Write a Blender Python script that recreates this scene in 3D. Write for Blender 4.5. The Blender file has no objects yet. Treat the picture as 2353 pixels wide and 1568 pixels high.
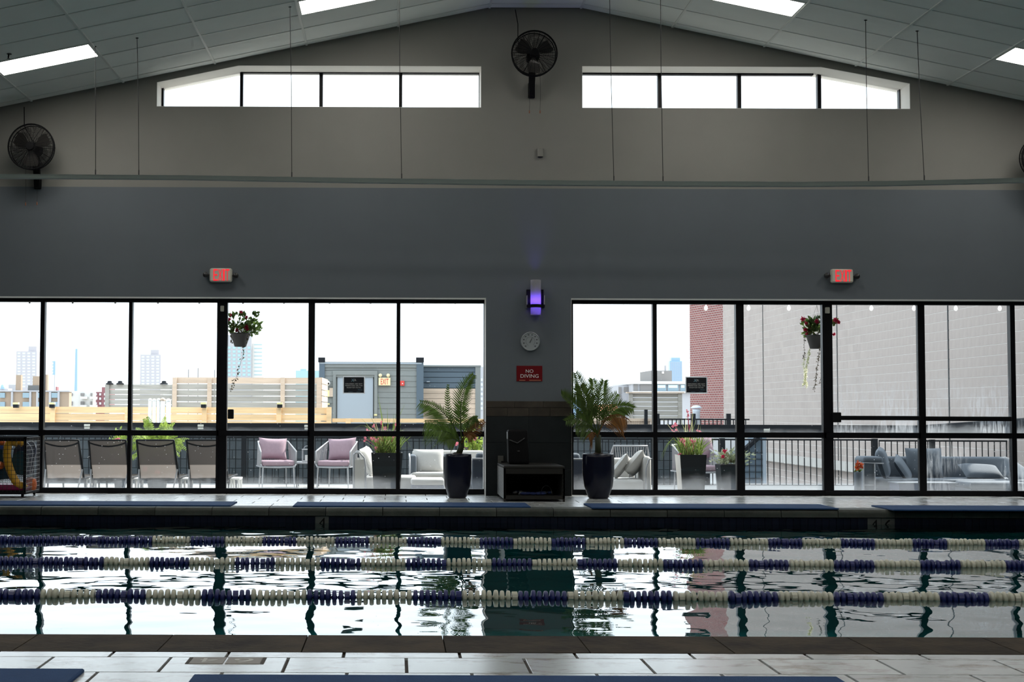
import bpy, bmesh, math, random
import numpy as np
from mathutils import Matrix, Vector, Euler

random.seed(7)
RNG = np.random.default_rng(11)
scene = bpy.context.scene
COL = scene.collection

# ------------------------------------------------------------------ camera
FPX, PCX, PCY = 3300.0, 910.0, 784.0
CAM = Vector((0.0, 0.0, 1.097))
ROT = Matrix.Rotation(math.radians(92.79), 4, 'X') @ Matrix.Rotation(math.radians(0.2), 4, 'Z')
cd = bpy.data.cameras.new('camera')
cam = bpy.data.objects.new('camera', cd); COL.objects.link(cam)
cam.matrix_world = Matrix.Translation(CAM) @ ROT
cd.sensor_width = 36.0; cd.lens = 36.0 * FPX / 2353.0
cd.shift_x = (2353 / 2 - PCX) / 2353.0
cd.clip_start = 0.05; cd.clip_end = 8000
scene.camera = cam

# ------------------------------------------------------------------ sky, sun, exposure
SKY = 3.0
world = bpy.data.worlds.new('world'); scene.world = world; world.use_nodes = True
bg = world.node_tree.nodes['Background']
bg.inputs[0].default_value = (0.84, 0.93, 1.0, 1); bg.inputs[1].default_value = SKY
sd = bpy.data.lights.new('sun', 'SUN'); sun = bpy.data.objects.new('sun', sd); COL.objects.link(sun)
sd.energy = 10.0; sd.angle = math.radians(0.6); sd.color = (1.0, 0.94, 0.84)
SUNDIR = Vector((0.80, 0.55, 0.95)).normalized()
sun.rotation_euler = SUNDIR.to_track_quat('Z', 'Y').to_euler(); sun.location = SUNDIR * 60 + Vector((0, 25, 0))
LAMP = 20.0
vs = scene.view_settings
vs.view_transform = 'Standard'; vs.look = 'None'; vs.gamma = 1.0; vs.exposure = 0.0; vs.use_curve_mapping = False
scene.display_settings.display_device = 'sRGB'
cy = scene.cycles
cy.max_bounces = 10; cy.diffuse_bounces = 5; cy.glossy_bounces = 5; cy.transmission_bounces = 8
cy.transparent_max_bounces = 40; cy.sample_clamp_indirect = 6.0; cy.use_denoising = True
cy.caustics_reflective = False; cy.caustics_refractive = False

# ------------------------------------------------------------------ geometry helpers
R3 = ROT.to_3x3()
def P(x, y, Y):
    """world point seen at photo pixel (x, y) at distance Y"""
    d = R3 @ Vector(((x - PCX) / FPX, (PCY - y) / FPX, -1.0))
    return CAM + d * (Y / d.y)
def rect(x0, y0, x1, y1, Y):
    xm, ym = (x0 + x1) / 2, (y0 + y1) / 2
    return P(x0, ym, Y).x, P(x1, ym, Y).x, P(xm, y1, Y).z, P(xm, y0, Y).z
def lerp(a, b, t): return a + (b - a) * t
def bez(a, c, b, t): return a * (1 - t) ** 2 + c * (2 * t * (1 - t)) + b * t ** 2

WL = {}
class MB:
    def __init__(s): s.v = []; s.f = []
    def add(s, vs, fs):
        n = len(s.v); s.v += [tuple(p) for p in vs]; s.f += [tuple(i + n for i in f) for f in fs]; return s
    def hexa(s, p):   # 0-3 bottom ring, 4-7 top ring
        return s.add(p, [(3, 2, 1, 0), (4, 5, 6, 7), (0, 1, 5, 4), (1, 2, 6, 5), (2, 3, 7, 6), (3, 0, 4, 7)])
    def box(s, x0, x1, y0, y1, z0, z1):
        x0, x1 = min(x0, x1), max(x0, x1); y0, y1 = min(y0, y1), max(y0, y1); z0, z1 = min(z0, z1), max(z0, z1)
        return s.hexa([(x0, y0, z0), (x1, y0, z0), (x1, y1, z0), (x0, y1, z0), (x0, y0, z1), (x1, y0, z1), (x1, y1, z1), (x0, y1, z1)])
    def cbox(s, x0, x1, y0, y1, z0, z1, c):   # top edges chamfered
        b = [(x0, y0), (x1, y0), (x1, y1), (x0, y1)]
        t = [(x0 + c, y0 + c), (x1 - c, y0 + c), (x1 - c, y1 - c), (x0 + c, y1 - c)]
        vs = [(x, y, z0) for x, y in b] + [(x, y, z1 - c) for x, y in b] + [(x, y, z1) for x, y in t]
        fs = [(3, 2, 1, 0), (8, 9, 10, 11)]
        for k in range(4):
            j = (k + 1) % 4
            fs += [(k, j, 4 + j, 4 + k), (4 + k, 4 + j, 8 + j, 8 + k)]
        return s.add(vs, fs)
    def rbox(s, x0, x1, y0, y1, z0, z1, r=.03, seg=3):
        bm = bmesh.new(); bmesh.ops.create_cube(bm, size=1)
        sx, sy, sz = abs(x1 - x0), abs(y1 - y0), abs(z1 - z0)
        for v in bm.verts:
            v.co = Vector((v.co.x * sx + (x0 + x1) / 2, v.co.y * sy + (y0 + y1) / 2, v.co.z * sz + (z0 + z1) / 2))
        r = min(r, sx * .49, sy * .49, sz * .49)
        bmesh.ops.bevel(bm, geom=bm.edges[:], offset=r, segments=seg, profile=.5, affect='EDGES')
        bm.verts.index_update()
        s.add([v.co[:] for v in bm.verts], [[v.index for v in f.verts] for f in bm.faces]); bm.free(); return s
    def tube(s, pts, r, n=8, cap=True):
        pts = [Vector(p) for p in pts]; m = len(pts)
        rs = r if isinstance(r, (list, tuple)) else [r] * m
        vs, fs = [], []; up = None
        for i, p in enumerate(pts):
            t = (pts[min(i + 1, m - 1)] - pts[max(i - 1, 0)])
            t = t.normalized() if t.length > 1e-9 else Vector((0, 0, 1))
            if up is None: up = Vector((0, 0, 1)) if abs(t.z) < .9 else Vector((0, 1, 0))
            a = t.cross(up); a = a.normalized() if a.length > 1e-6 else t.orthogonal().normalized()
            b = a.cross(t); up = b
            for k in range(n):
                w = 2 * math.pi * k / n + math.pi / n
                vs.append(p + (a * math.cos(w) + b * math.sin(w)) * rs[i])
        for i in range(m - 1):
            for k in range(n):
                j = (k + 1) % n
                fs.append((i * n + k, i * n + j, (i + 1) * n + j, (i + 1) * n + k))
        if cap: fs += [tuple(range(n))[::-1], tuple((m - 1) * n + k for k in range(n))]
        return s.add(vs, fs)
    def lathe(s, prof, n=24, c=(0, 0, 0), axis='z', cap=True, sq=0.0):
        vs, fs = [], []; m = len(prof); c = Vector(c)
        for r, h in prof:
            for k in range(n):
                w = 2 * math.pi * (k + .5) / n; x, y = r * math.cos(w), r * math.sin(w)
                if sq:
                    e = max(abs(math.cos(w)), abs(math.sin(w))); f = 1 + (1 / e - 1) * sq; x *= f; y *= f
                q = {'z': Vector((x, y, h)), 'y': Vector((x, h, y)), 'x': Vector((h, x, y))}[axis]
                vs.append(c + q)
        for i in range(m - 1):
            for k in range(n):
                j = (k + 1) % n; fs.append((i * n + k, i * n + j, (i + 1) * n + j, (i + 1) * n + k))
        if cap: fs += [tuple(range(n))[::-1], tuple((m - 1) * n + k for k in range(n))]
        return s.add(vs, fs)
    def ball(s, c, r, n=10, sz=1.0):
        prof = [(max(1e-4, r * math.sin(math.pi * i / (n // 2 + 1))), -r * sz * math.cos(math.pi * i / (n // 2 + 1))) for i in range(n // 2 + 2)]
        return s.lathe(prof, n, c)
    def prism(s, poly, axis, a, b):   # polygon of 2D points extruded along axis
        def m(p, h): return {'x': (h, p[0], p[1]), 'y': (p[0], h, p[1]), 'z': (p[0], p[1], h)}[axis]
        n = len(poly)
        return s.add([m(p, a) for p in poly] + [m(p, b) for p in poly],
                     [tuple(range(n))[::-1], tuple(range(n, 2 * n))] + [(k, (k + 1) % n, n + (k + 1) % n, n + k) for k in range(n)])
    def strip(s, pts, side, widths):   # flat ribbon leaf
        vs, fs = [], []
        for p, w in zip(pts, widths): vs += [Vector(p) - side * w, Vector(p) + side * w]
        for i in range(len(pts) - 1): fs.append((2 * i, 2 * i + 1, 2 * i + 3, 2 * i + 2))
        return s.add(vs, fs)
    def torus(s, c, R, r, n=28, k=8, axis='z', a0=0, a1=2 * math.pi, sc=(1, 1)):
        full = abs(a1 - a0) > 6.28; pts = []
        for i in range(n + 1):
            w = a0 + (a1 - a0) * i / n; u, v = R * math.cos(w) * sc[0], R * math.sin(w) * sc[1]
            pts.append(Vector(c) + {'z': Vector((u, v, 0)), 'y': Vector((u, 0, v)), 'x': Vector((0, u, v))}[axis])
        return s.tube(pts, r, k, cap=not full)
    def pillow(s, w, h, t, M=Matrix(), n=12, pinch=.07):
        vs, fs = [], []
        for sgn in (1, -1):
            for i in range(n + 1):
                for j in range(n + 1):
                    u, v = 2 * i / n - 1, 2 * j / n - 1
                    th = max(0, 1 - u ** 4) ** .55 * max(0, 1 - v ** 4) ** .55
                    x = w / 2 * u * (1 - pinch * (1 - v * v)); z = h / 2 * v * (1 - pinch * (1 - u * u))
                    vs.append(M @ Vector((x, sgn * t / 2 * th, z)))
        N = (n + 1) ** 2
        for i in range(n):
            for j in range(n):
                a = i * (n + 1) + j; q = (a, a + 1, a + n + 2, a + n + 1)
                fs += [q, tuple(N + k for k in reversed(q))]
        return s.add(vs, fs)
    def mesh(s, name, off=Vector((0, 0, 0)), smooth=False):
        me = bpy.data.meshes.new(name)
        me.from_pydata([(p[0] - off[0], p[1] - off[1], p[2] - off[2]) for p in s.v], [], s.f)
        if smooth: me.polygons.foreach_set('use_smooth', [True] * len(me.polygons))
        me.update(); return me
    def build(s, name, mat, parent=None, smooth=False, loc=None):
        """vertices are world coordinates; the object's origin goes to loc (or its parent's)"""
        off = Vector(loc) if loc is not None else (WL[parent.name] if parent else Vector((0, 0, 0)))
        me = s.mesh(name, off, smooth); me.materials.append(mat)
        o = bpy.data.objects.new(name, me); COL.objects.link(o)
        if parent:
            o.parent = parent; o.location = off - WL[parent.name]
        else: o.location = off
        WL[o.name] = off.copy(); return o

def tag(o, label, cat, group=None, kind=None):
    o['label'] = label; o['category'] = cat
    if group: o['group'] = group
    if kind: o['kind'] = kind
    return o
def thing(name, label, cat, loc=(0, 0, 0), group=None, kind=None):
    o = bpy.data.objects.new(name, None); COL.objects.link(o); o.location = loc; o.empty_display_size = .1
    WL[o.name] = Vector(loc); return tag(o, label, cat, group, kind)
def place(name, me, loc, parent, rot=None, off=None):
    o = bpy.data.objects.new(name, me); COL.objects.link(o); o.parent = parent
    o.location = Vector(loc) - WL[parent.name]
    if rot: o.rotation_euler = rot
    WL[o.name] = Vector(loc); return o
def copy_tree(o, parent=None):
    c = o.copy(); COL.objects.link(c); c.parent = parent
    for ch in [k for k in o.children]: copy_tree(ch, c)
    return c
def smooth_by_angle(o, a=40):
    me = o.data; me.polygons.foreach_set('use_smooth', [True] * len(me.polygons))
    bm = bmesh.new(); bm.from_mesh(me)
    for e in bm.edges:
        if len(e.link_faces) == 2 and e.calc_face_angle(0) > math.radians(a): e.smooth = False
    bm.to_mesh(me); bm.free(); return o

def text_mb(txt, x0, x1, z0, z1, y, depth=.003, shear=0, spacing=1.0, mono_fit=True):
    """flat lettering facing -Y, fitted in the rectangle"""
    cu = bpy.data.curves.new('lettering', 'FONT'); cu.body = txt; cu.size = 1; cu.shear = shear
    cu.space_character = spacing; cu.resolution_u = 4
    ob = bpy.data.objects.new('lettering', cu); COL.objects.link(ob)
    dg = bpy.context.evaluated_depsgraph_get(); dg.update()
    me = bpy.data.meshes.new_from_object(ob.evaluated_get(dg))
    co = np.array([v.co[:] for v in me.vertices]); fs = [tuple(p.vertices) for p in me.polygons]
    bpy.data.objects.remove(ob); bpy.data.curves.remove(cu); bpy.data.meshes.remove(me)
    mn, mx = co.min(0), co.max(0)
    mb = MB()
    vs = [(x0 + (p[0] - mn[0]) / (mx[0] - mn[0]) * (x1 - x0), y, z0 + (p[1] - mn[1]) / (mx[1] - mn[1]) * (z1 - z0)) for p in co]
    mb.add(vs, fs)
    if depth:
        n = len(vs); bd = {}
        for f in fs:
            for a, b in zip(f, f[1:] + f[:1]):
                k = (min(a, b), max(a, b)); bd.setdefault(k, []).append((a, b))
        mb.v += [(p[0], p[1] + depth, p[2]) for p in vs]
        for k, l in bd.items():
            if len(l) == 1: a, b = l[0]; mb.f.append((b, a, a + n, b + n))
    return mb

# ------------------------------------------------------------------ materials
MATS = {}
def nt(m): return m.node_tree.nodes, m.node_tree.links
def mat(name, col, rough=.6, metal=0., spec=.5, var=0., vscale=3., col2=None, bump=0., bscale=20., rand=0., trans=0.,
        emit=None, estr=0., coat=0., stretch=None, isl=False, rp_=(.35, .68), see=0.):
    if name in MATS: return MATS[name]
    m = bpy.data.materials.new(name); m.use_nodes = True; N, L = nt(m); b = N['Principled BSDF']
    c = (*col, 1)
    b.inputs['Base Color'].default_value = c; b.inputs['Roughness'].default_value = rough
    b.inputs['Metallic'].default_value = metal; b.inputs['Specular IOR Level'].default_value = spec
    if coat: b.inputs['Coat Weight'].default_value = coat; b.inputs['Coat Roughness'].default_value = .24
    if emit: b.inputs['Emission Color'].default_value = (*emit, 1); b.inputs['Emission Strength'].default_value = estr
    src = None
    if var or bump:
        tc = N.new('ShaderNodeTexCoord'); co = tc.outputs['Object']
        if stretch:
            mp = N.new('ShaderNodeMapping'); mp.inputs['Scale'].default_value = stretch; L.new(co, mp.inputs[0]); co = mp.outputs[0]
        if rand and not isl:
            oi = N.new('ShaderNodeObjectInfo'); va = N.new('ShaderNodeVectorMath'); va.operation = 'ADD'
            sc_ = N.new('ShaderNodeVectorMath'); sc_.operation = 'SCALE'; sc_.inputs[0].default_value = (17, 31, 23)
            L.new(oi.outputs['Random'], sc_.inputs['Scale']); L.new(co, va.inputs[0]); L.new(sc_.outputs[0], va.inputs[1]); co = va.outputs[0]
    if var:
        nz = N.new('ShaderNodeTexNoise'); nz.inputs['Scale'].default_value = vscale; nz.inputs['Detail'].default_value = 6
        nz.inputs['Roughness'].default_value = .65; L.new(co, nz.inputs['Vector'])
        rp = N.new('ShaderNodeValToRGB'); rp.color_ramp.elements[0].position = rp_[0]; rp.color_ramp.elements[1].position = rp_[1]
        d = col2 or tuple(max(0, k * (1 - var)) for k in col)
        rp.color_ramp.elements[0].color = (*d, 1); rp.color_ramp.elements[1].color = c
        L.new(nz.outputs[0], rp.inputs[0]); src = rp.outputs[0]
    if rand:
        hv = N.new('ShaderNodeHueSaturation'); hv.inputs['Color'].default_value = c
        mr = N.new('ShaderNodeMapRange'); mr.inputs['To Min'].default_value = 1 - rand; mr.inputs['To Max'].default_value = 1 + rand
        if isl: g = N.new('ShaderNodeNewGeometry'); L.new(g.outputs['Random Per Island'], mr.inputs[0])
        else: g = N.new('ShaderNodeObjectInfo'); L.new(g.outputs['Random'], mr.inputs[0])
        L.new(mr.outputs[0], hv.inputs['Value'])
        if src: L.new(src, hv.inputs['Color'])
        src = hv.outputs[0]
    if src: L.new(src, b.inputs['Base Color'])
    if bump:
        n2 = N.new('ShaderNodeTexNoise'); n2.inputs['Scale'].default_value = bscale; n2.inputs['Detail'].default_value = 5
        L.new(co, n2.inputs['Vector']); bp = N.new('ShaderNodeBump'); bp.inputs['Strength'].default_value = bump
        bp.inputs['Distance'].default_value = .01; L.new(n2.outputs[0], bp.inputs['Height']); L.new(bp.outputs[0], b.inputs['Normal'])
    if trans:
        tr = N.new('ShaderNodeBsdfTranslucent'); tr.inputs[0].default_value = c
        if src: L.new(src, tr.inputs[0])
        mx = N.new('ShaderNodeMixShader'); mx.inputs[0].default_value = trans
        L.new(b.outputs[0], mx.inputs[1]); L.new(tr.outputs[0], mx.inputs[2])
        fin = mx.outputs[0]
        if see:
            tp_ = N.new('ShaderNodeBsdfTransparent'); m2 = N.new('ShaderNodeMixShader'); m2.inputs[0].default_value = see
            L.new(fin, m2.inputs[1]); L.new(tp_.outputs[0], m2.inputs[2]); fin = m2.outputs[0]
        L.new(fin, N['Material Output'].inputs[0])
    MATS[name] = m; return m

M = {}
M['wall_low'] = mat('wall_paint_blue_grey', (.108, .124, .140), .75, var=.10, vscale=.7, bump=.04, bscale=90)
M['wall_up'] = mat('wall_paint_warm_grey', (.215, .208, .190), .75, var=.10, vscale=.6, bump=.04, bscale=90)
M['reveal'] = mat('reveal_paint', (.80, .78, .74), .7)
M['ceil'] = mat('ceiling_tile', (.82, .845, .815), .85, var=.05, vscale=2, rand=.05, bump=.1, bscale=120)
M['bar'] = mat('ceiling_bar_metal', (.70, .72, .69), .5)
M['frame'] = mat('black_aluminium', (.004, .004, .0055), .4, spec=.15)
M['black'] = mat('black_plastic', (.004, .004, .005), .6, spec=.12)
M['blackm'] = mat('black_metal', (.012, .012, .013), .4)
M['tile'] = mat('travertine_tile', (.575, .61, .625), .22, var=.6, vscale=4.5, col2=(.30, .26, .225), rp_=(.34, .50), rand=.10, coat=.5, bump=.05, bscale=40, stretch=(1, 1.8, 1))
M['grout'] = mat('dark_grout', (.05, .04, .035), .8)
M['coping'] = mat('coping_stone', (.060, .044, .028), .8, spec=.15, var=.6, vscale=3, col2=(.016, .012, .010), rand=.12, bump=.4, bscale=30)
M['coping_far'] = mat('coping_stone_damp', (.07, .075, .065), .6, spec=.3, var=.6, vscale=3, col2=(.03, .035, .03), rand=.15, bump=.4, bscale=30)
M['navytile'] = mat('navy_pool_tile', (.005, .007, .018), .3, spec=.25, rand=.25)
M['ptile'] = mat('pale_marker_tile', (.07, .074, .07), .4)
M['plaster'] = mat('pool_plaster', (.19, .54, .57), .7, var=.1, vscale=1)
M['mat'] = mat('blue_rubber_mat', (.028, .066, .165), .8, spec=.16, var=.15, vscale=8, bump=.5, bscale=160)
_b = MATS['blue_rubber_mat'].node_tree.nodes['Principled BSDF']; _b.inputs['Specular Tint'].default_value = (.36, .62, 1.0, 1)
M['fblue'] = mat('float_blue', (.012, .019, .125), .4)
M['fwhite'] = mat('float_cream', (.52, .52, .43), .4)
M['cable'] = mat('steel_cable', (.02, .02, .02), .6, spec=.2)
M['beam'] = mat('grey_painted_steel', (.20, .235, .225), .5)
M['white'] = mat('white_plastic', (.75, .75, .73), .4)
M['cream'] = mat('cream_plastic', (.55, .53, .45), .45)
M['red'] = mat('red_sign', (.14, .003, .006), .4, spec=.2)
M['redlit'] = mat('red_letter_lit', (.8, .02, .03), .5, emit=(1, .012, .03), estr=.75)
M['slat'] = mat('slate_cladding', (.013, .017, .019), .45, spec=.25, var=.3, vscale=4, rand=.12)
M['slatcap'] = mat('stone_border_tile', (.060, .049, .038), .45, spec=.3, var=.4, vscale=6, rand=.1)
M['wicker_d'] = mat('dark_wicker', (.018, .017, .015), .6, spec=.2)
M['pot'] = mat('navy_glazed_pot', (.004, .005, .016), .26, spec=.35)
M['soil'] = mat('soil', (.02, .014, .01), .9, bump=.6, bscale=60)
M['palm'] = mat('palm_leaf', (.090, .145, .028), .45, trans=.6, rand=.25, isl=True)
M['palmy'] = mat('palm_leaf_brown', (.20, .085, .02), .6, trans=.4, rand=.35, isl=True)
M['stem'] = mat('palm_stem', (.035, .045, .018), .6)
M['fern'] = mat('fern_leaf', (.26, .35, .07), .6, spec=.2, trans=.5, rand=.3, isl=True)
M['grass'] = mat('grass_blade', (.14, .20, .045), .5, trans=.4, rand=.4, isl=True)
M['straw'] = mat('pale_blade', (.55, .52, .28), .6, trans=.4, rand=.2, isl=True)
M['sage'] = mat('sage_leaf', (.33, .36, .22), .6, trans=.35, rand=.3, isl=True)
M['leafdk'] = mat('basket_leaf', (.10, .16, .04), .5, trans=.4, rand=.4, isl=True)
M['pink'] = mat('pink_petal', (.66, .22, .28), .5, trans=.4, rand=.2, isl=True)
M['rose'] = mat('red_petal', (.50, .02, .07), .5, trans=.4, rand=.2, isl=True)
M['orange'] = mat('orange_petal', (.55, .10, .03), .5, trans=.3, rand=.3, isl=True)
M['vine'] = mat('vine_leaf', (.10, .08, .05), .6, trans=.3, rand=.5, isl=True)
M['vinep'] = mat('pale_vine_leaf', (.80, .80, .62), .6, trans=.5)
M['patio'] = mat('patio_paving', (.34, .34, .33), .7, var=.15, vscale=1.5)
M['cmu'] = mat('charcoal_block', (.095, .112, .125), .7, spec=.15, var=.2, vscale=6, rand=.15, isl=True)
M['cmu_j'] = mat('charcoal_joint', (.022, .026, .03), .8)
M['band'] = mat('charcoal_beam_paint', (.018, .020, .024), .6, spec=.10)
M['chaircoal'] = mat('charcoal_metal', (.016, .018, .021), .5, spec=.12)
M['sling'] = mat('taupe_sling_mesh', (.125, .108, .097), .8, spec=.15, trans=.72, see=.12)
M['greym'] = mat('pale_grey_metal', (.33, .34, .36), .4)
M['rope'] = mat('grey_rope', (.25, .25, .26), .8)
M['mauve'] = mat('mauve_fabric', (.36, .255, .30), .85, var=.1, vscale=20, bump=.15, bscale=200)
M['sofa'] = mat('pale_grey_fabric', (.50, .49, .47), .85, var=.06, vscale=12, bump=.2, bscale=60)
M['sofab'] = mat('blue_shade_fabric', (.105, .125, .150), .85, var=.08, vscale=10, bump=.2, bscale=60)  # fabric colour with the blue patio shade painted in
M['navyf'] = mat('navy_fabric', (.035, .05, .10), .85)
M['planter'] = mat('dark_planter', (.020, .023, .026), .6, spec=.10)
M['planterl'] = mat('planter_panel', (.45, .43, .40), .6)
M['cedar'] = mat('cedar_board', (.96, .66, .36), .65, var=.25, vscale=2, rand=.10, stretch=(.5, 1, 9))
M['greywood'] = mat('weathered_board', (.40, .385, .35), .75, var=.25, vscale=2.2, rand=.08, stretch=(.5, 1, 9))
M['tanwood'] = mat('tan_board', (.64, .51, .40), .7, var=.2, vscale=2.2, rand=.06, stretch=(.5, 1, 9))
M['siding'] = mat('grey_siding', (.215, .235, .232), .65, var=.08, vscale=2, rand=.03)
M['sidingb'] = mat('blue_grey_siding', (.085, .12, .155), .65, rand=.04)
M['doorg'] = mat('grey_door', (.33, .385, .44), .5)
M['block'] = mat('beige_block', (.355, .308, .285), .8, var=.14, vscale=2.5, rand=.05, isl=True, stretch=(1, 3, 1))
M['mortar'] = mat('white_mortar', (.62, .60, .58), .85)
M['conc'] = mat('concrete', (.42, .41, .39), .8, var=.15, vscale=1)
M['shingle'] = mat('roof_gravel', (.30, .29, .27), .9)

def mix(n, l, fac, a, b):
    m = n.new('ShaderNodeMixShader'); l.new(a, m.inputs[1]); l.new(b, m.inputs[2])
    if isinstance(fac, float): m.inputs[0].default_value = fac
    else: l.new(fac, m.inputs[0])
    return m.outputs[0]
def math_n(N, L, op, a, b=None, clamp=False):
    m = N.new('ShaderNodeMath'); m.operation = op; m.use_clamp = clamp
    for i, v in enumerate((a, b)):
        if v is None: continue
        if isinstance(v, (int, float)): m.inputs[i].default_value = v
        else: L.new(v, m.inputs[i])
    return m.outputs[0]
def ramp(N, L, src, a, b):
    m = N.new('ShaderNodeMapRange'); m.interpolation_type = 'SMOOTHSTEP'; m.inputs['From Min'].default_value = a; m.inputs['From Max'].default_value = b
    L.new(src, m.inputs[0]); return m.outputs[0]

def glass_mat(name, grime, gh, speck, fog=False):
    """window glass with dried splashes near its lower edge (gh: height in metres), specks, optional condensation"""
    m = bpy.data.materials.new(name); m.use_nodes = True; N, L = nt(m)
    N.remove(N['Principled BSDF'])
    tr = N.new('ShaderNodeBsdfTransparent'); tr.inputs[0].default_value = (.95, .965, .97, 1)
    gl = N.new('ShaderNodeBsdfGlossy'); gl.inputs['Roughness'].default_value = .02
    fr = N.new('ShaderNodeFresnel'); fr.inputs[0].default_value = 1.35
    base = mix(N, L, math_n(N, L, 'MULTIPLY', fr.outputs[0], .6), tr.outputs[0], gl.outputs[0])
    tl = N.new('ShaderNodeBsdfTranslucent'); tl.inputs[0].default_value = (.86, .90, .95, 1)
    tc = N.new('ShaderNodeTexCoord'); ob = tc.outputs['Object']
    sp = N.new('ShaderNodeSeparateXYZ'); L.new(ob, sp.inputs[0])
    geo = N.new('ShaderNodeNewGeometry')
    nz = N.new('ShaderNodeTexNoise'); nz.inputs['Scale'].default_value = 5; nz.inputs['Detail'].default_value = 7; nz.inputs['Roughness'].default_value = .7
    L.new(geo.outputs['Position'], nz.inputs['Vector'])
    hgt = math_n(N, L, 'SUBTRACT', sp.outputs['Z'], math_n(N, L, 'MULTIPLY', math_n(N, L, 'SUBTRACT', nz.outputs[0], .5), gh * 1.2))
    g = math_n(N, L, 'MULTIPLY', math_n(N, L, 'SUBTRACT', 1.0, ramp(N, L, hgt, 0, gh)), grime)
    vo = N.new('ShaderNodeTexVoronoi'); vo.inputs['Scale'].default_value = 38; L.new(geo.outputs['Position'], vo.inputs['Vector'])
    wn = N.new('ShaderNodeTexWhiteNoise'); wn.noise_dimensions = '3D'; L.new(vo.outputs['Position'], wn.inputs['Vector'])
    s = math_n(N, L, 'MULTIPLY', math_n(N, L, 'LESS_THAN', vo.outputs['Distance'], .16), math_n(N, L, 'GREATER_THAN', wn.outputs['Value'], 1 - speck))
    s = math_n(N, L, 'MULTIPLY', s, .35)
    d = math_n(N, L, 'ADD', g, s, True)
    if fog:
        mp = N.new('ShaderNodeMapping'); mp.inputs['Scale'].default_value = (16, 1, 1.6); L.new(geo.outputs['Position'], mp.inputs[0])
        n2 = N.new('ShaderNodeTexNoise'); n2.inputs['Scale'].default_value = 2.2; n2.inputs['Detail'].default_value = 8; n2.inputs['Roughness'].default_value = .75
        L.new(mp.outputs[0], n2.inputs['Vector'])
        n3 = N.new('ShaderNodeTexNoise'); n3.inputs['Scale'].default_value = 1.1; L.new(geo.outputs['Position'], n3.inputs['Vector'])
        f = math_n(N, L, 'MULTIPLY', ramp(N, L, n2.outputs[0], .42, .62), ramp(N, L, n3.outputs[0], .40, .58))
        top = math_n(N, L, 'SUBTRACT', 1.0, ramp(N, L, sp.outputs['Z'], .15, fog))
        d = math_n(N, L, 'ADD', d, math_n(N, L, 'MULTIPLY', math_n(N, L, 'MULTIPLY', f, top), .17), True)
    out = mix(N, L, d, base, tl.outputs[0])
    L.new(out, N['Material Output'].inputs[0]); return m
M['glass_up'] = glass_mat('window_glass', .045, .06, .03)
M['glass_lo'] = glass_mat('window_glass_splashed', .09, .20, .08)
M['glass_lo2'] = glass_mat('window_glass_splashed_heavy', .09, .22, .08)
M['glass_fog'] = glass_mat('window_glass_condensation', .10, .12, .02, fog=1.0)
M['glass_lofog'] = glass_mat('window_glass_condensation_low', .08, .20, .04, fog=.75)

def water_mat():
    m = bpy.data.materials.new('pool_water'); m.use_nodes = True; N, L = nt(m); N.remove(N['Principled BSDF'])
    tr = N.new('ShaderNodeBsdfTransparent'); tr.inputs[0].default_value = (.13, .54, .55, 1)
    gl = N.new('ShaderNodeBsdfGlossy'); gl.inputs['Roughness'].default_value = .0; gl.inputs[0].default_value = (.97, .99, 1, 1)
    fr = N.new('ShaderNodeFresnel'); fr.inputs[0].default_value = 1.45
    tc = N.new('ShaderNodeTexCoord'); mp = N.new('ShaderNodeMapping'); mp.inputs['Scale'].default_value = (1.0, 1.5, 1)
    L.new(tc.outputs['Object'], mp.inputs[0])
    nz = N.new('ShaderNodeTexNoise'); nz.inputs['Scale'].default_value = 2.2; nz.inputs['Detail'].default_value = 2; L.new(mp.outputs[0], nz.inputs['Vector'])
    bp = N.new('ShaderNodeBump'); bp.inputs['Strength'].default_value = .10; bp.inputs['Distance'].default_value = .02
    L.new(nz.outputs[0], bp.inputs['Height'])
    L.new(bp.outputs[0], gl.inputs['Normal']); L.new(bp.outputs[0], fr.inputs['Normal'])
    L.new(mix(N, L, fr.outputs[0], tr.outputs[0], gl.outputs[0]), N['Material Output'].inputs[0]); return m
M['water'] = water_mat()

def brick_mat(name, c1, c2, mortar, sx, sz, msize, axis='y'):
    m = bpy.data.materials.new(name); m.use_nodes = True; N, L = nt(m); b = N['Principled BSDF']; b.inputs['Roughness'].default_value = .85
    tc = N.new('ShaderNodeTexCoord'); sp = N.new('ShaderNodeSeparateXYZ'); L.new(tc.outputs['Object'], sp.inputs[0])
    cb = N.new('ShaderNodeCombineXYZ'); L.new(sp.outputs['X'], cb.inputs[0]); L.new(sp.outputs['Z'], cb.inputs[1])
    br = N.new('ShaderNodeTexBrick'); br.inputs['Color1'].default_value = (*c1, 1); br.inputs['Color2'].default_value = (*c2, 1)
    br.inputs['Mortar'].default_value = (*mortar, 1); br.inputs['Scale'].default_value = 1; br.inputs['Mortar Size'].default_value = msize
    br.inputs['Brick Width'].default_value = sx; br.inputs['Row Height'].default_value = sz
    L.new(cb.outputs[0], br.inputs['Vector']); L.new(br.outputs[0], b.inputs['Base Color'])
    bp = N.new('ShaderNodeBump'); bp.invert = True; bp.inputs['Distance'].default_value = .01; L.new(br.outputs['Fac'], bp.inputs['Height']); L.new(bp.outputs[0], b.inputs['Normal'])
    MATS[name] = m; return m
M['redbrick'] = brick_mat('red_brick', (.17, .045, .045), (.23, .072, .066), (.36, .32, .30), .21, .080, .010)

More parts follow.
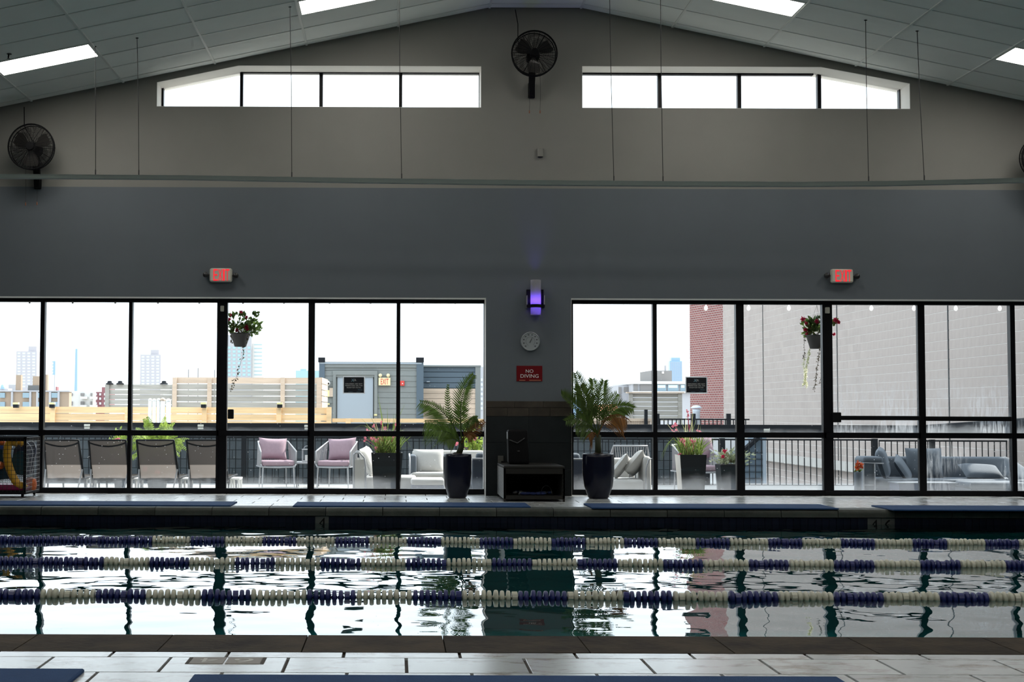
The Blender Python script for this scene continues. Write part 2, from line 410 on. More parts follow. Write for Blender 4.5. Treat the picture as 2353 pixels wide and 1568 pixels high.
def wicker_mat():
    m = bpy.data.materials.new('wicker_weave'); m.use_nodes = True; N, L = nt(m); b = N['Principled BSDF']; b.inputs['Roughness'].default_value = .45
    tc = N.new('ShaderNodeTexCoord'); sp = N.new('ShaderNodeSeparateXYZ'); L.new(tc.outputs['Object'], sp.inputs[0])
    s = math_n(N, L, 'MULTIPLY', math_n(N, L, 'SINE', math_n(N, L, 'MULTIPLY', math_n(N, L, 'ADD', sp.outputs['Y'], sp.outputs['X']), 75.)),
               math_n(N, L, 'SINE', math_n(N, L, 'MULTIPLY', sp.outputs['Z'], 150.)))
    k = ramp(N, L, s, -.3, .5)
    mx = N.new('ShaderNodeMix'); mx.data_type = 'RGBA'; L.new(k, mx.inputs[0]); mx.inputs[6].default_value = (.025, .023, .02, 1); mx.inputs[7].default_value = (.19, .185, .17, 1)
    L.new(mx.outputs[2], b.inputs['Base Color'])
    bp = N.new('ShaderNodeBump'); bp.inputs['Strength'].default_value = .8; bp.inputs['Distance'].default_value = .01; L.new(s, bp.inputs['Height']); L.new(bp.outputs[0], b.inputs['Normal'])
    return m
M['wicker'] = wicker_mat()
# ================================================================== THE ROOM
YW = 18.75            # inner face of the window wall
YF = 19.04            # plane of the lower window frames
YC = 19.16            # plane of the clerestory frames
YO = 19.30            # outer face of the wall
XL, XR, YB = -8.0, 11.65, -3.5
YPF, YPN = 16.32, 7.10   # pool edges, far and near
ZWAT = -0.17
Zwt = P(800, 684, YW).z
Zled = P(1176, 433, YW).z
x_w1r, x_w2l = P(1116.5, 900, YW).x, P(1313, 900, YW).x
x_w1l, x_w2r = P(-310, 900, YW).x, P(2530, 900, YW).x

# ceiling: flat ridge strip between two slopes
Zc = P(1230, 18, YW).z
XcL, XcR = P(1125, 18, YW).x, P(1335, 18, YW).x
_a = P(0, 247, YW); _b = P(2353, 232, YW)
SL = ((Zc - _a.z) / (XcL - _a.x) + (Zc - _b.z) / (_b.x - XcR)) / 2
def zceil(X):
    return Zc - SL * max(0, XcL - X, X - XcR)

# --- window wall, lower (blue-grey) and upper (warm grey)
mb = MB()
mb.box(XL, x_w1l, YW, YO, -1.6, Zled); mb.box(x_w2r, XR, YW, YO, -1.6, Zled)
mb.box(x_w1r, x_w2l, YW, YO, -1.6, Zled)
mb.box(x_w1l, x_w1r, YW, YO, Zwt, Zled); mb.box(x_w2l, x_w2r, YW, YO, Zwt, Zled)
mb.box(x_w1l, x_w1r, YF + .06, YO, -1.6, -.02); mb.box(x_w2l, x_w2r, YF + .06, YO, -1.6, -.02)
wall_back = tag(mb.build('wall_back', M['wall_low'], loc=(1.8, YW, 0)), 'blue grey painted wall around the two long windows', 'wall', kind='structure')
c1 = [P(360, 188, YW), P(548, 150, YW), P(1106, 151, YW)]
c2 = [P(1338, 151, YW), P(1888, 153, YW), P(2092, 191, YW)]
Zcs = P(1200, 247, YW).z
YU = YW + .02
Ztop = 7.2
mb = MB()
xa, xb, xc, xd = c1[0].x, c1[2].x, c2[0].x, c2[2].x
Zt1, Zt2 = (c1[1].z + c1[2].z) / 2, (c2[0].z + c2[1].z) / 2
mb.box(XL, xa, YU, YO, Zled, Ztop); mb.box(xb, xc, YU, YO, Zled, Ztop); mb.box(xd, XR, YU, YO, Zled, Ztop)
mb.box(xa, xb, YU, YO, Zled, Zcs); mb.box(xc, xd, YU, YO, Zled, Zcs)
mb.box(c1[1].x, xb, YU, YO, Zt1, Ztop); mb.box(xc, c2[1].x, YU, YO, Zt2, Ztop)
mb.prism([(xa, c1[0].z), (c1[1].x, Zt1), (c1[1].x, Ztop), (xa, Ztop)], 'y', YU, YO)
mb.prism([(c2[1].x, Zt2), (xd, c2[2].z), (xd, Ztop), (c2[1].x, Ztop)], 'y', YU, YO)
wall_up = tag(mb.build('wall_back_upper', M['wall_up'], loc=(1.8, YU, Zled)), 'warm grey gable wall around the high strip windows', 'wall', kind='structure')
# lighter painted reveals of the openings
mb = MB(); t = .004
for (a, b, c, zt) in ((xa, c1[1].x, xb, Zt1), (xd, c2[1].x, xc, Zt2)):
    z_end = c1[0].z if a == xa else c2[2].z
    s = 1 if a == xa else -1
    mb.box(a, a + s * t, YU + .001, YO, Zcs, z_end); mb.box(c, c - s * t, YU + .001, YO, Zcs, zt)
    mb.box(b, c, YU + .001, YO, zt - t, zt); mb.box(a, c, YU + .001, YO, Zcs, Zcs + t)
    mb.prism([(a, z_end - t), (b, zt - t), (b, zt), (a, z_end)], 'y', YU + .001, YO)
mb.build('reveal', M['reveal'], wall_up)
mb = MB()
for (l, r) in ((x_w1l, x_w1r), (x_w2l, x_w2r)):
    mb.box(l, r, YW + .001, YO, Zwt - t, Zwt); mb.box(l, l + t, YW + .001, YO, 0, Zwt); mb.box(r - t, r, YW + .001, YO, 0, Zwt)
mb.build('reveal', M['reveal'], wall_back)

# other walls of the hall, out of view
tag(MB().box(XL - .25, XL, YB, YO, -1.6, 7.2).build('wall_left', M['wall_low'], loc=(XL, 8, 0)), 'grey side wall at the left end of the hall', 'wall', kind='structure')
tag(MB().box(XR, XR + .25, YB, YO, -1.6, 7.2).build('wall_right', M['wall_low'], loc=(XR, 8, 0)), 'grey side wall at the right end of the hall', 'wall', kind='structure')
tag(MB().box(XL - .25, XR + .25, YB - .25, YB, -1.6, 7.2).build('wall_front', M['wall_low'], loc=(2, YB, 0)), 'grey wall behind the viewpoint', 'wall', kind='structure')

# --- ceiling slab, tiles, bars, lights
mb = MB(); th = .25; e = .03
zl, zr = zceil(XL), zceil(XR)
mb.prism([(XL - .2, zl - SL * .2 + e), (XcL, Zc + e), (XcR, Zc + e), (XR + .2, zr - SL * .2 + e), (XR + .2, zr + th), (XcR, Zc + th), (XcL, Zc + th), (XL - .2, zl + th)], 'y', YB, YO)
ceiling = tag(mb.build('ceiling', M['ceil'], loc=(1.8, 8, Zc)), 'sloping ceiling of pale grey acoustic panels in a metal grid', 'ceiling', kind='structure')
CW = (P(1125, 50, YW).x - P(75, 50, YW).x) / 5      # column width seen in plan
RD = .61
rows = [YW - .20 - RD * k for k in range(0, 13)]     # cross bar lines
nL = int((XcL - XL) / CW); nR = int((XR - XcR) / CW)
LIGHT_COLS = {1, 4}
def slope_tile(w, d, side):   # tile centred on its plan centre, hanging under the slope
    g = .010; x0, x1, y0, y1 = -w / 2 + g, w / 2 - g, -d / 2 + g, d / 2 - g
    f = lambda x: side * SL * x
    return MB().hexa([(x0, y0, f(x0)), (x1, y0, f(x1)), (x1, y1, f(x1)), (x0, y1, f(x0)), (x0, y0, f(x0) + .02), (x1, y0, f(x1) + .02), (x1, y1, f(x1) + .02), (x0, y1, f(x0) + .02)])
tile_me = {}
for side, w in ((1, CW), (-1, CW), (0, XcR - XcL)):
    for d in (RD, .20):
        me = slope_tile(w, d, side).mesh('panel'); me.materials.append(M['ceil']); tile_me[(side, d)] = me
LROW = 2               # row of the light panels (between rows[2] and rows[3])
light_cells = []
def cell_x(side, k): return (XcL - CW * (k + .5)) if side == 1 else (XcR + CW * (k + .5))
edges = [YW] + rows
for r in range(len(edges) - 1):
    y1, y0 = edges[r], edges[r + 1]; d = .20 if r == 0 else RD; ym = (y0 + y1) / 2
    for side, n in ((1, min(nL, 7)), (-1, min(nR, 7))):
        for k in range(n):
            if r == LROW + 1 and k in LIGHT_COLS: light_cells.append((side, k, ym)); continue
            if r == LROW + 9 and k in LIGHT_COLS: light_cells.append((side, k, ym)); continue  # added row of panels, out of view
            X = cell_x(side, k); place('panel', tile_me[(side, d)], (X, ym, zceil(X)), ceiling)
    place('panel', tile_me[(0, d)], ((XcL + XcR) / 2, ym, Zc), ceiling)
for side, n in ((1, min(nL, 7)), (-1, min(nR, 7))):
    for k in range(n + 1):
        X = (XcL - CW * k) if side == 1 else (XcR + CW * k); z = zceil(X)
        MB().box(X - .014, X + .014, rows[-1], YW, z - .010, z + .01).build('grid_bar', M['bar'], ceiling)
for r, y in enumerate(rows[:-1]):
    for side, n in ((1, min(nL, 7)), (-1, min(nR, 7))):
        xs = [(XcL, XcL - CW * n) if side == 1 else (XcR, XcR + CW * n)][0]
        p = []
        for dz in (-.007, .012):
            p += [(xs[0], y - .012, zceil(xs[0]) + dz), (xs[1], y - .012, zceil(xs[1]) + dz), (xs[1], y + .012, zceil(xs[1]) + dz), (xs[0], y + .012, zceil(xs[0]) + dz)]
        MB().hexa(p).build('grid_bar', M['bar'], ceiling)
    MB().box(XcL, XcR, y - .012, y + .012, Zc - .007, Zc + .012).build('grid_bar', M['bar'], ceiling)
M['lamp'] = mat('fluorescent_diffuser', (.9, .9, .88), .6, emit=(1.0, .97, .90), estr=LAMP)
LLAB = {(1, 4): 'glowing ceiling light panel above the wall fan by the left edge', (1, 1): 'glowing ceiling light panel above the four paned left strip window',
        (-1, 1): 'glowing ceiling light panel above the right strip window', (-1, 4): 'glowing ceiling light panel cut off by the right edge'}
def make_light(side, k, ym):
    X = cell_x(side, k); z = zceil(X); near = ym < 15
    t_ = thing('ceiling_light', LLAB[(side, k)] if not near else 'added ceiling light panel further along the hall, out of view, to brighten it', 'ceiling light', (X, ym, z), 'recessed ceiling light panels')
    def sl(x0, x1, y0, y1, a, b):
        f = lambda x: z + side * SL * (x - X)
        return MB().hexa([(x0, y0, f(x0) + a), (x1, y0, f(x1) + a), (x1, y1, f(x1) + a), (x0, y1, f(x0) + a), (x0, y0, f(x0) + b), (x1, y0, f(x1) + b), (x1, y1, f(x1) + b), (x0, y1, f(x0) + b)])
    x0, x1, y0, y1 = X - CW / 2 + .014, X + CW / 2 - .014, ym - RD / 2 + .012, ym + RD / 2 - .012
    sl(x0 + .02, x1 - .02, y0 + .015, y1 - .015, -.004, .004).build('diffuser', M['lamp'], t_)
    fr = MB()
    for q in ((x0, x1, y0, y0 + .016), (x0, x1, y1 - .016, y1), (x0, x0 + .02, y0, y1), (x1 - .02, x1, y0, y1)):
        m_ = sl(*q, -.009, .008); fr.add(m_.v, m_.f)
    fr.build('trim', M['bar'], t_)

for yy in (7.0, 2.2):          # unseen rows added further down the hall to brighten it
    for side in (1, -1):
        for k in sorted(LIGHT_COLS): light_cells.append((side, k, yy))
for side, k, ym in light_cells: make_light(side, k, ym)

# --- deck, tiles
mb = MB()
mb.box(XL, XR, YPF + .30, YF - .04, -.5, -.012); mb.box(XL, XR, YB, YPN - .50, -.5, -.012)
mb.box(XL, XL + 1.2, YPN - .5, YPF + .3, -.5, -.012); mb.box(XR - 1.2, XR, YPN - .5, YPF + .3, -.5, -.012)
floor = tag(mb.build('floor', M['grout'], loc=(1.8, 17.5, 0)), 'pool deck of pale stone tiles along both long sides', 'floor', kind='structure')
TL, TD = .522, .366
def tile_mesh(w, d):
    me = MB().cbox(-w / 2, w / 2, -d / 2, d / 2, -.012, 0, .0012).mesh('tile'); me.materials.append(M['tile']); return me
me_full = tile_mesh(TL - .014, TD - .010)
yfar0 = YPF + .31
nrow = 6; dfar = (YF - .045 - yfar0) / nrow
me_far = tile_mesh(TL - .010, dfar - .008)
for r in range(nrow):
    y = yfar0 + dfar * (r + .5); X = -5.35 + (r % 2) * TL / 2
    while X < 8.2:
        place('tile', me_far, (X, y, 0), floor); X += TL
# near deck: cut row against the coping, then full rows; joints measured on the photo
ycut1, ycut0 = YPN - .515, 6.445
me_cut = tile_mesh(TL - .014, ycut1 - ycut0 - .008)
jx1 = P(663, 1509, 6.43).x          # a joint of the first full row
jx0 = P(525, 1497, 6.55).x
for r in range(0, 7):
    if r == 0: y, me, j = (ycut0 + ycut1) / 2, me_cut, jx0
    else: y, me, j = ycut0 - TD * (r - .5), me_full, jx1 + ((r + 1) % 2) * TL * .52
    X = j + TL / 2 - 6 * TL
    while X < 3.9:
        if X > -3.3: place('tile', me, (X, y, 0), floor)
        X += TL
# depth marker set into the near deck
mk = thing('depth_marker', 'brownish depth marker tile pair with worn white numerals set in the near deck', 'marker', P(520, 1514, 6.4))
mk.location.z = 0; WL[mk.name].z = 0
ya, yb = 6.435, 6.275
xm0, xm1, xm2 = P(443, 1507, ya).x, P(524, 1507, ya).x, P(607, 1507, ya).x
M['mk'] = mat('brown_marker_tile', (.23, .20, .175), .5, var=.2, vscale=5)
M['mknum'] = mat('worn_white_print', (.50, .49, .47), .6)
for (a, b, ch) in ((xm0, xm1, '4'), (xm1, xm2, '6')):
    o = MB().cbox(a + .004, b - .004, yb, ya, -.004, .0025, .002).build('marker_tile', M['mk'], mk)
    tm = text_mb(ch, 0, .075 if ch == '4' else .085, 0, .10, 0, depth=0)
    q = MB(); cx_, cy_ = (a + b) / 2, (ya + yb) / 2
    # numerals read from the water side
    q.add([(cx_ + .04 - p[0], cy_ + .05 - p[2], .0032) for p in tm.v], tm.f); q.build('numeral', M['mknum'], o)
MB().box(xm0 - .012, xm0 + .003, yb, ya, -.003, .0015).build('joint', M['grout'], mk)
MB().box(xm2 - .003, xm2 + .012, yb, ya, -.003, .0015).build('joint', M['grout'], mk)

# --- coping stones
def coping_piece(w, back, front, m):
    # back: deck side y, front: pool side y
    s = 1 if front > back else -1; R = .045
    prof = [(back, -.012), (back, 0.0), (front - s * R, 0.0)]
    for k in range(1, 6):
        a = math.pi / 2 * k / 5; prof.append((front - s * R + s * R * math.sin(a), -R + R * math.cos(a)))
    prof += [(front, -.088), (front - s * .05, -.095), (back, -.095)]
    me = MB().prism(prof if s < 0 else prof, 'x', -w / 2, w / 2).mesh('coping_stone'); me.materials.append(m); return me
cop = tag(MB().box(XL + 1.2, XR - 1.2, YPF + .02, YPF + .3, -.5, -.094).build('coping', M['grout'], loc=(1.8, YPF, 0)), 'damp grey rounded coping stones along the far pool edge', 'coping', kind='structure')
me_c = coping_piece(.636, YPF + .305, YPF - .03, M['coping_far'])
X = P(161, 1170, YPF).x - .643 * 6
while X < XR - 1.3:
    if X > XL + 1.3: place('coping_stone', me_c, (X, YPF, 0), cop); 
    X += .643
for c in cop.children: c.location.y = 0; 
cop2 = tag(MB().box(XL + 1.2, XR - 1.2, YPN - .5, YPN - .02, -.5, -.094).build('coping_near', M['grout'], loc=(0, YPN, 0)), 'dark brown rounded coping stones along the near pool edge', 'coping', kind='structure')
me_c2 = coping_piece(.652, YPN - .505, YPN + .03, M['coping'])
X = P(400, 1456, YPN).x - .33 - .658 * 10
while X < XR - 1.3:
    if X > XL + 1.3: place('coping_stone', me_c2, (X, YPN, 0), cop2)
    X += .658
# prism coordinates already hold world y, so pull the pieces back onto their parent's line
for c in list(cop.children) + list(cop2.children):
    c.location.y = -(YPF if c.parent == cop else YPN)

# --- pool shell, waterline tiles
mb = MB(); zb = -1.35; x0, x1 = XL + 1.2, XR - 1.2
mb.box(x0, x1, YPN, YPF, zb - .1, zb)
mb.box(x0, x1, YPF, YPF + .2, zb, -.095); mb.box(x0, x1, YPN - .2, YPN, zb, -.095)
mb.box(x0 - .2, x0, YPN, YPF, zb, -.05); mb.box(x1, x1 + .2, YPN, YPF, zb, -.05)
pool = tag(mb.build('pool_basin', M['plaster'], loc=(1.8, 11.5, zb)), 'teal plastered basin of the swimming pool', 'pool', kind='structure')
me_t = MB().cbox(-.0385, .0385, -.075, .075, 0, .008, .002)
me_w = MB(); me_w.add([(p[0], -p[2], p[1]) for p in me_t.v], me_t.f)
tme = me_w.mesh('waterline_tile'); tme.materials.append(M['navytile'])
MB().box(x0, x1, YPF - .002, YPF, -.25, -.096).build('tile_backing', M['navytile'], pool)
mark1 = P(740, 1195, YPF).x; mark2 = P(2024, 1200, YPF).x
X = P(0, 1190, YPF).x - .2
while X < 8.0:
    if not (abs(X - mark1) < .112 or abs(X - mark2) < .19): place('waterline_tile', tme, (X, YPF, -.172), pool)
    X += .0808
def wall_marker(xc, chars, label):
    w = .155
    t_ = thing('depth_marker', label, 'marker', (xc, YPF - .01, -.17))
    for i, ch in enumerate(chars):
        a = xc + (i - len(chars) / 2) * w
        o = MB().box(a + .002, a + w - .002, YPF - .012, YPF, -.25, -.097).build('marker_tile', M['ptile'], t_)
        text_mb(ch, a + .035, a + w - .035, -.235, -.112, YPF - .0135, depth=0).build('numeral', M['black'], o)
wall_marker(mark1, '4', 'single pale depth marker tile on the far pool wall')
wall_marker(mark2, '46', 'pale pair of depth marker tiles on the far pool wall')

# --- water surface with real ripples
gx, gy = .030, .026
xs = np.arange(x0, x1 + gx, gx); ys = np.arange(YPN, YPF, gy); ys[-1] = YPF
XX, YY = np.meshgrid(xs, ys)
H = np.zeros_like(XX)
for i in range(34):
    lam = math.exp(RNG.uniform(math.log(.28), math.log(2.6))); th = RNG.uniform(0, 2 * math.pi); kk = 2 * math.pi / lam
    slope = .0030 * (lam / 1.0) ** .15
    H += slope / kk * np.sin(kk * (XX * math.cos(th) + YY * math.sin(th)) + RNG.uniform(0, 6.28))
for i in range(16):
    lam = math.exp(RNG.uniform(math.log(.16), math.log(.6))); th = RNG.uniform(0, 2 * math.pi); kk = 2 * math.pi / lam
    g = np.clip((YY - 12.8) / 3.0, 0, 1) * (.5 + .5 * np.sin(.7 * XX + .9 * YY + i))
    H += g * .0075 / kk * np.sin(kk * (XX * math.cos(th) + YY * math.sin(th)) + RNG.uniform(0, 6.28))
ny, nx = XX.shape
me = bpy.data.meshes.new('pool_water')
co = np.stack([XX - 1.8, YY - 11.5, H], -1).reshape(-1, 3)
idx = np.arange(ny * nx).reshape(ny, nx)
q = np.stack([idx[:-1, :-1], idx[:-1, 1:], idx[1:, 1:], idx[1:, :-1]], -1).reshape(-1, 4)
me.vertices.add(len(co)); me.vertices.foreach_set('co', co.astype(np.float32).ravel())
me.loops.add(q.size); me.loops.foreach_set('vertex_index', q.ravel().astype(np.int32))
me.polygons.add(len(q)); me.polygons.foreach_set('loop_start', (np.arange(len(q)) * 4).astype(np.int32))
me.polygons.foreach_set('use_smooth', np.ones(len(q), bool))
me.update(calc_edges=True); me.materials.append(M['water'])
wat = bpy.data.objects.new('pool_water', me); COL.objects.link(wat); wat.location = (1.8, 11.5, ZWAT)
tag(wat, 'rippled pool water mirroring the bright windows', 'water', kind='structure')

# --- windows
def vbar(mbx, x, w, ya, yb, top, bot, Y=YF): 
    a = P(x - w / 2, 900, Y).x; b = P(x + w / 2, 900, Y).x; return a, b
ZS0, ZS1 = -.02, P(800, 1123, YF).z            # sill bar
ZR0, ZR1 = P(800, 1003, YF).z, P(800, 990.5, YF).z   # middle rail
ZT0 = P(800, 697, YF).z                        # underside of head bar
YFa, YFb = YF - .05, YF + .05
def window(name, label, xl, xr, bars, doors, paneset):
    t_ = thing(name, label, 'window', ((xl + xr) / 2, YF, 0), kind='structure')
    MB().box(xl, xr, YFa, YFb, ZT0, Zwt).build('window_head', M['frame'], t_)
    MB().box(xl, xr, YFa, YFb, ZS0, ZS1).build('window_sill_bar', M['frame'], t_)
    es = []
    for (x, w) in bars:
        a, b = P(x - w / 2, 920, YF).x, P(x + w / 2, 920, YF).x
        MB().box(a, b, YFa, YFb, ZS1, ZT0).build('mullion', M['frame'], t_); es.append((a, b))
    for i in range(len(es) - 1):
        a, b = es[i][1], es[i + 1][0]
        MB().box(a, b, YFa + .01, YFb - .01, ZR0, ZR1).build('window_rail', M['frame'], t_)
        up, lo = paneset(i)
        MB().box(a, b, YF - .003, YF + .003, ZR1, ZT0).build('pane', M[up], t_, loc=((a + b) / 2, YF, ZR1))
        MB().box(a, b, YF - .003, YF + .003, ZS1, ZR0).build('pane', M[lo], t_, loc=((a + b) / 2, YF, ZS1))
    return t_, es
w1, e1 = window('window_1', 'long black framed window wall left of the pillar', x_w1l, x_w1r,
    [(-306, 8), (-105, 10), (97, 10), (299.5, 8.5), (510, 24), (717, 11.5), (915, 9), (1114, 5)], None,
    lambda i: ('glass_up', 'glass_lo'))
w2, e2 = window('window_2', 'long black framed window wall right of the pillar', x_w2l, x_w2r,
    [(1314.5, 4), (1504, 9.5), (1699.5, 18), (1900.5, 22.5), (2117, 14), (2326, 11), (2525, 10)], None,
    lambda i: ('glass_fog' if i >= 3 else 'glass_up', 'glass_lofog' if i >= 4 else 'glass_lo2'))

def door(name, label, px0, px1, hinge_px, closer, bar_to=None):
    a, b = P(px0, 920, YF).x, P(px1, 920, YF).x
    t_ = thing(name, label, 'door', ((a + b) / 2, YFa, 0), kind='structure')
    s = .022
    MB().box(a, a + s, YFa - .012, YFa, ZS1, ZT0).build('door_stile', M['frame'], t_)
    MB().box(b - s, b, YFa - .012, YFa, ZS1, ZT0).build('door_stile', M['frame'], t_)
    MB().box(a, b, YFa - .012, YFa, ZR0, ZR1).build('door_rail', M['frame'], t_)
    MB().box(a, b, YFa - .012, YFa, ZS1 - .05, ZS1).build('door_rail', M['frame'], t_)
    x0_, x1_, z0_, z1_ = rect(*closer, YFa - .03)
    MB().rbox(x0_, x1_, YFa - .05, YFa, z0_, z1_, .008).build('door_contact_box', M['cream'], t_)
    x0_, x1_, z0_, z1_ = rect(*hinge_px, YFa - .03)
    la = MB().rbox(x0_, x1_, YFa - .08, YFa, z0_, z1_, .012).build('latch', M['black'], t_)
    if bar_to:
        xb_ = P(bar_to, 960, YFa).x; z0_, z1_ = P(2000, 966, YFa).z, P(2000, 956, YFa).z
        MB().rbox(x0_ + .02, xb_, YFa - .075, YFa - .045, z0_, z1_, .01).build('push_bar', M['black'], t_)
        MB().box(xb_ - .05, xb_, YFa - .05, YFa, z0_, z1_).build('push_bar_bracket', M['black'], t_)
    return t_
door('door_1', 'glazed black door beside the left hanging basket', 500, 712, (524, 941, 537, 963), (506.5, 703, 514.5, 716))
door('door_2', 'glazed black door with a push bar in the right window', 1891, 2111, (1912, 948, 1931, 971), (1896.5, 706.5, 1906, 720.5), bar_to=2111)
o = thing('door_3', 'second glazed leaf with a push bar by the right edge', 'door', (P(2220, 920, YF).x, YFa, 0), kind='structure')
z0_, z1_ = P(2200, 968, YFa).z, P(2200, 957.5, YFa).z
MB().rbox(P(2124, 960, YFa).x, P(2320, 960, YFa).x, YFa - .075, YFa - .045, z0_, z1_, .01).build('push_bar', M['black'], o)
MB().box(P(2124, 960, YFa).x, P(2124, 960, YFa).x + .05, YFa - .05, YFa, z0_, z1_).build('push_bar_bracket', M['black'], o)
MB().box(P(2314, 960, YFa).x, P(2320, 960, YFa).x, YFa - .05, YFa, z0_, z1_).build('push_bar_bracket', M['black'], o)

# clerestory windows
def clere(name, label, xs_px, xl, xr, zt, slope_pts):
    t_ = thing(name, label, 'window', ((xl + xr) / 2, YC, Zcs), kind='structure')
    zh = P(700, 170, YC).z
    def top(X):
        (xa_, za_), (xb_, zb_) = slope_pts
        if (xa_ < xb_ and X < xb_) or (xa_ > xb_ and X > xb_): return lerp(za_, zb_, (X - xa_) / (xb_ - xa_))
        return zt
    xsl = slope_pts[1][0]
    lo_, hi_ = (xsl, xr) if slope_pts[0][0] < xsl else (xl, xsl)
    MB().box(lo_, hi_, YC - .04, YC + .04, zh, zt).build('window_head', M['frame'], t_)
    es = []
    for x, w in xs_px:
        a, b = P(x - w / 2, 210, YC).x, P(x + w / 2, 210, YC).x
        a, b = max(a, xl), min(b, xr)
        MB().box(a, b, YC - .04, YC + .04, Zcs, min(top((a + b) / 2), zh + .02)).build('mullion', M['frame'], t_); es.append((a, b))
    for i in range(len(es) - 1):
        a, b = es[i][1], es[i + 1][0]
        MB().prism([(a, Zcs), (b, Zcs), (b, min(top(b), zt)), (a, min(top(a), zt))], 'y', YC - .003, YC + .003).build('pane', M['glass_clear'], t_, loc=((a + b) / 2, YC, Zcs))
    return t_
M['glass_clear'] = glass_mat('clerestory_glass', 0., .05, 0.)
clere('window_3', 'high strip window of four panes left of the ridge fan', [(375, 4), (555.5, 7), (738, 8), (920.5, 7.5), (1102, 4)], xa, xb, Zt1, [(xa, c1[0].z), (c1[1].x, Zt1)])
clere('window_4', 'high strip window of four panes right of the ridge fan', [(1336, 3), (1514.5, 8), (1697.5, 8.5), (1881, 8.5), (2066, 4)], xc, xd, Zt2, [(xd, c2[2].z), (c2[1].x, Zt2)])

# slate cladding at the foot of the pillar
pc = thing('trim_1', 'stone clad lower part of the pillar between the windows', 'cladding', ((x_w1r + x_w2l) / 2, YW, 0), kind='structure')
zc0, zc1, zc2 = P(1215, 957, YW).z, P(1215, 937, YW).z, P(1215, 922.5, YW).z
n = 4; w = (x_w2l - x_w1r) / n
for i in range(n):
    a = x_w1r + w * i + .002; b = a + w - .004
    if i < 3:
        a2 = x_w1r + (x_w2l - x_w1r) * i / 3 + .002; b2 = x_w1r + (x_w2l - x_w1r) * (i + 1) / 3 - .002
        MB().box(a2, b2, YW - .022, YW, zc1 + .002, zc2).build('border_tile', M['slatcap'], pc)
    MB().box(a, b, YW - .018, YW, zc0 + .002, zc1 - .001).build('border_tile', M['slatcap'], pc)
nr = 3
for r in range(nr):
    za, zb_ = zc0 * r / nr + .002, zc0 * (r + 1) / nr - .001
    for i in range(2):
        a = x_w1r + (x_w2l - x_w1r) * i / 2 + .0015; b = x_w1r + (x_w2l - x_w1r) * (i + 1) / 2 - .0015
        MB().box(a, b, YW - .014, YW, za, zb_).build('slate_panel', M['slat'], pc)
# outside face: canopy over the patio doors (holds baskets and string lights)
cn = MB().box(XL, XR + .5, YO, YO + .85, 2.86, 2.98)
tag(cn.build('canopy', M['reveal'], loc=(1.8, YO, 2.9)), 'flat canopy outside above the long windows', 'canopy', kind='structure')
# ================================================================== THINGS INSIDE THE HALL
# --- lane ropes
prof = [(.013, -.0205), (.014, -.0152), (.036, -.0146), (.0455, -.0122), (.0490, -.0060), (.0495, .0), (.0490, .0060), (.0455, .0122), (.036, .0146), (.014, .0152), (.013, .0205)]
fm = MB().lathe(prof, 12, axis='x')
FME = {}
for nm, mt in (('b', 'fblue'), ('w', 'fwhite')):
    me = fm.mesh('float', smooth=True); me.materials.append(M[mt]); FME[nm] = me
prof2 = [(.022, -.0185), (.040, -.0175), (.040, .0175), (.022, .0185)]
FME2 = {}
for nm, mt in (('b', 'fblue'), ('w', 'fwhite')):
    me = MB().lathe(prof2, 12, axis='x').mesh('float', smooth=False); me.materials.append(M[mt]); FME2[nm] = me
def lane(y_px, period_px, wb_px, allblue_px, label):
    Y = FPX * (CAM.z - ZWAT) / (y_px - 945.0)
    per = period_px / FPX * Y; blue = per * .487
    x_ref = P(wb_px, y_px, Y).x           # a white-to-blue change
    xblue = P(allblue_px, y_px, Y).x      # everything left of here is blue
    xl, xr = P(-40, y_px, Y).x, P(2395, y_px, Y).x + 1.9
    t_ = thing('lane_rope', label, 'lane rope', ((xl + xr) / 2, Y, ZWAT), 'lane ropes across the pool')
    MB().tube([(xl - .3, Y, ZWAT + .002), (xr + .3, Y, ZWAT + .002)], .006, 6).build('cable', M['cable'], t_)
    n = 17; pitch = per / n
    i = int((xl - x_ref) / pitch) - 1; k = 0
    while x_ref + i * pitch < xr:
        X = x_ref + (i + .5) * pitch
        ph = ((X - x_ref) % per)
        c = 'b' if (ph < blue or X < xblue) else 'w'
        jog = random.uniform(-.003, .003)
        me = FME2[c] if (i % 9 in (4,)) else FME[c]
        o = place('float', me, (X + jog, Y + random.uniform(-.003, .003), ZWAT + .006 + random.uniform(-.004, .004)), t_)
        o.rotation_euler = (random.uniform(0, 6), 0, random.uniform(-.06, .06))
        i += 1
lane(1245.5, 164.9, 438, 350, 'lane rope of blue and cream floats farthest from the viewer, by the far wall')
lane(1295.5, 195.4, 343, 241, 'lane rope of blue and cream floats between the other two ropes')
lane(1371.5, 240.2, 221, -100, 'lane rope of blue and cream floats nearest the viewer')

# --- rubber mats
def floor_mat(px, yb_, yf_, label):
    (a0, a1), (b0, b1) = px      # back edge left/right, front edge left/right at their own rows
    Yb, Yf = FPX * CAM.z / (yb_ - 945.0), FPX * CAM.z / (yf_ - 945.0)
    xl = (P(a0, yb_, Yb).x + P(b0, yf_, Yf).x) / 2; xr = (P(a1, yb_, Yb).x + P(b1, yf_, Yf).x) / 2
    m = MB().cbox(xl, xr, Yf, Yb, .001, .016, .006)
    tag(m.build('pool_mat', M['mat'], loc=((xl + xr) / 2, (Yf + Yb) / 2, 0)), label, 'mat', 'blue rubber deck mats')
floor_mat(((-160, 544), (-170, 531)), 1156.2, 1165.0, 'long blue rubber mat on the far deck below the lounge chairs')
floor_mat(((690, 1205), (664, 1222)), 1156.6, 1165.4, 'long blue rubber mat on the far deck in front of the wicker table')
floor_mat(((1339, 1893), (1362, 1918)), 1157.6, 1167.2, 'long blue rubber mat on the far deck just right of the second palm')
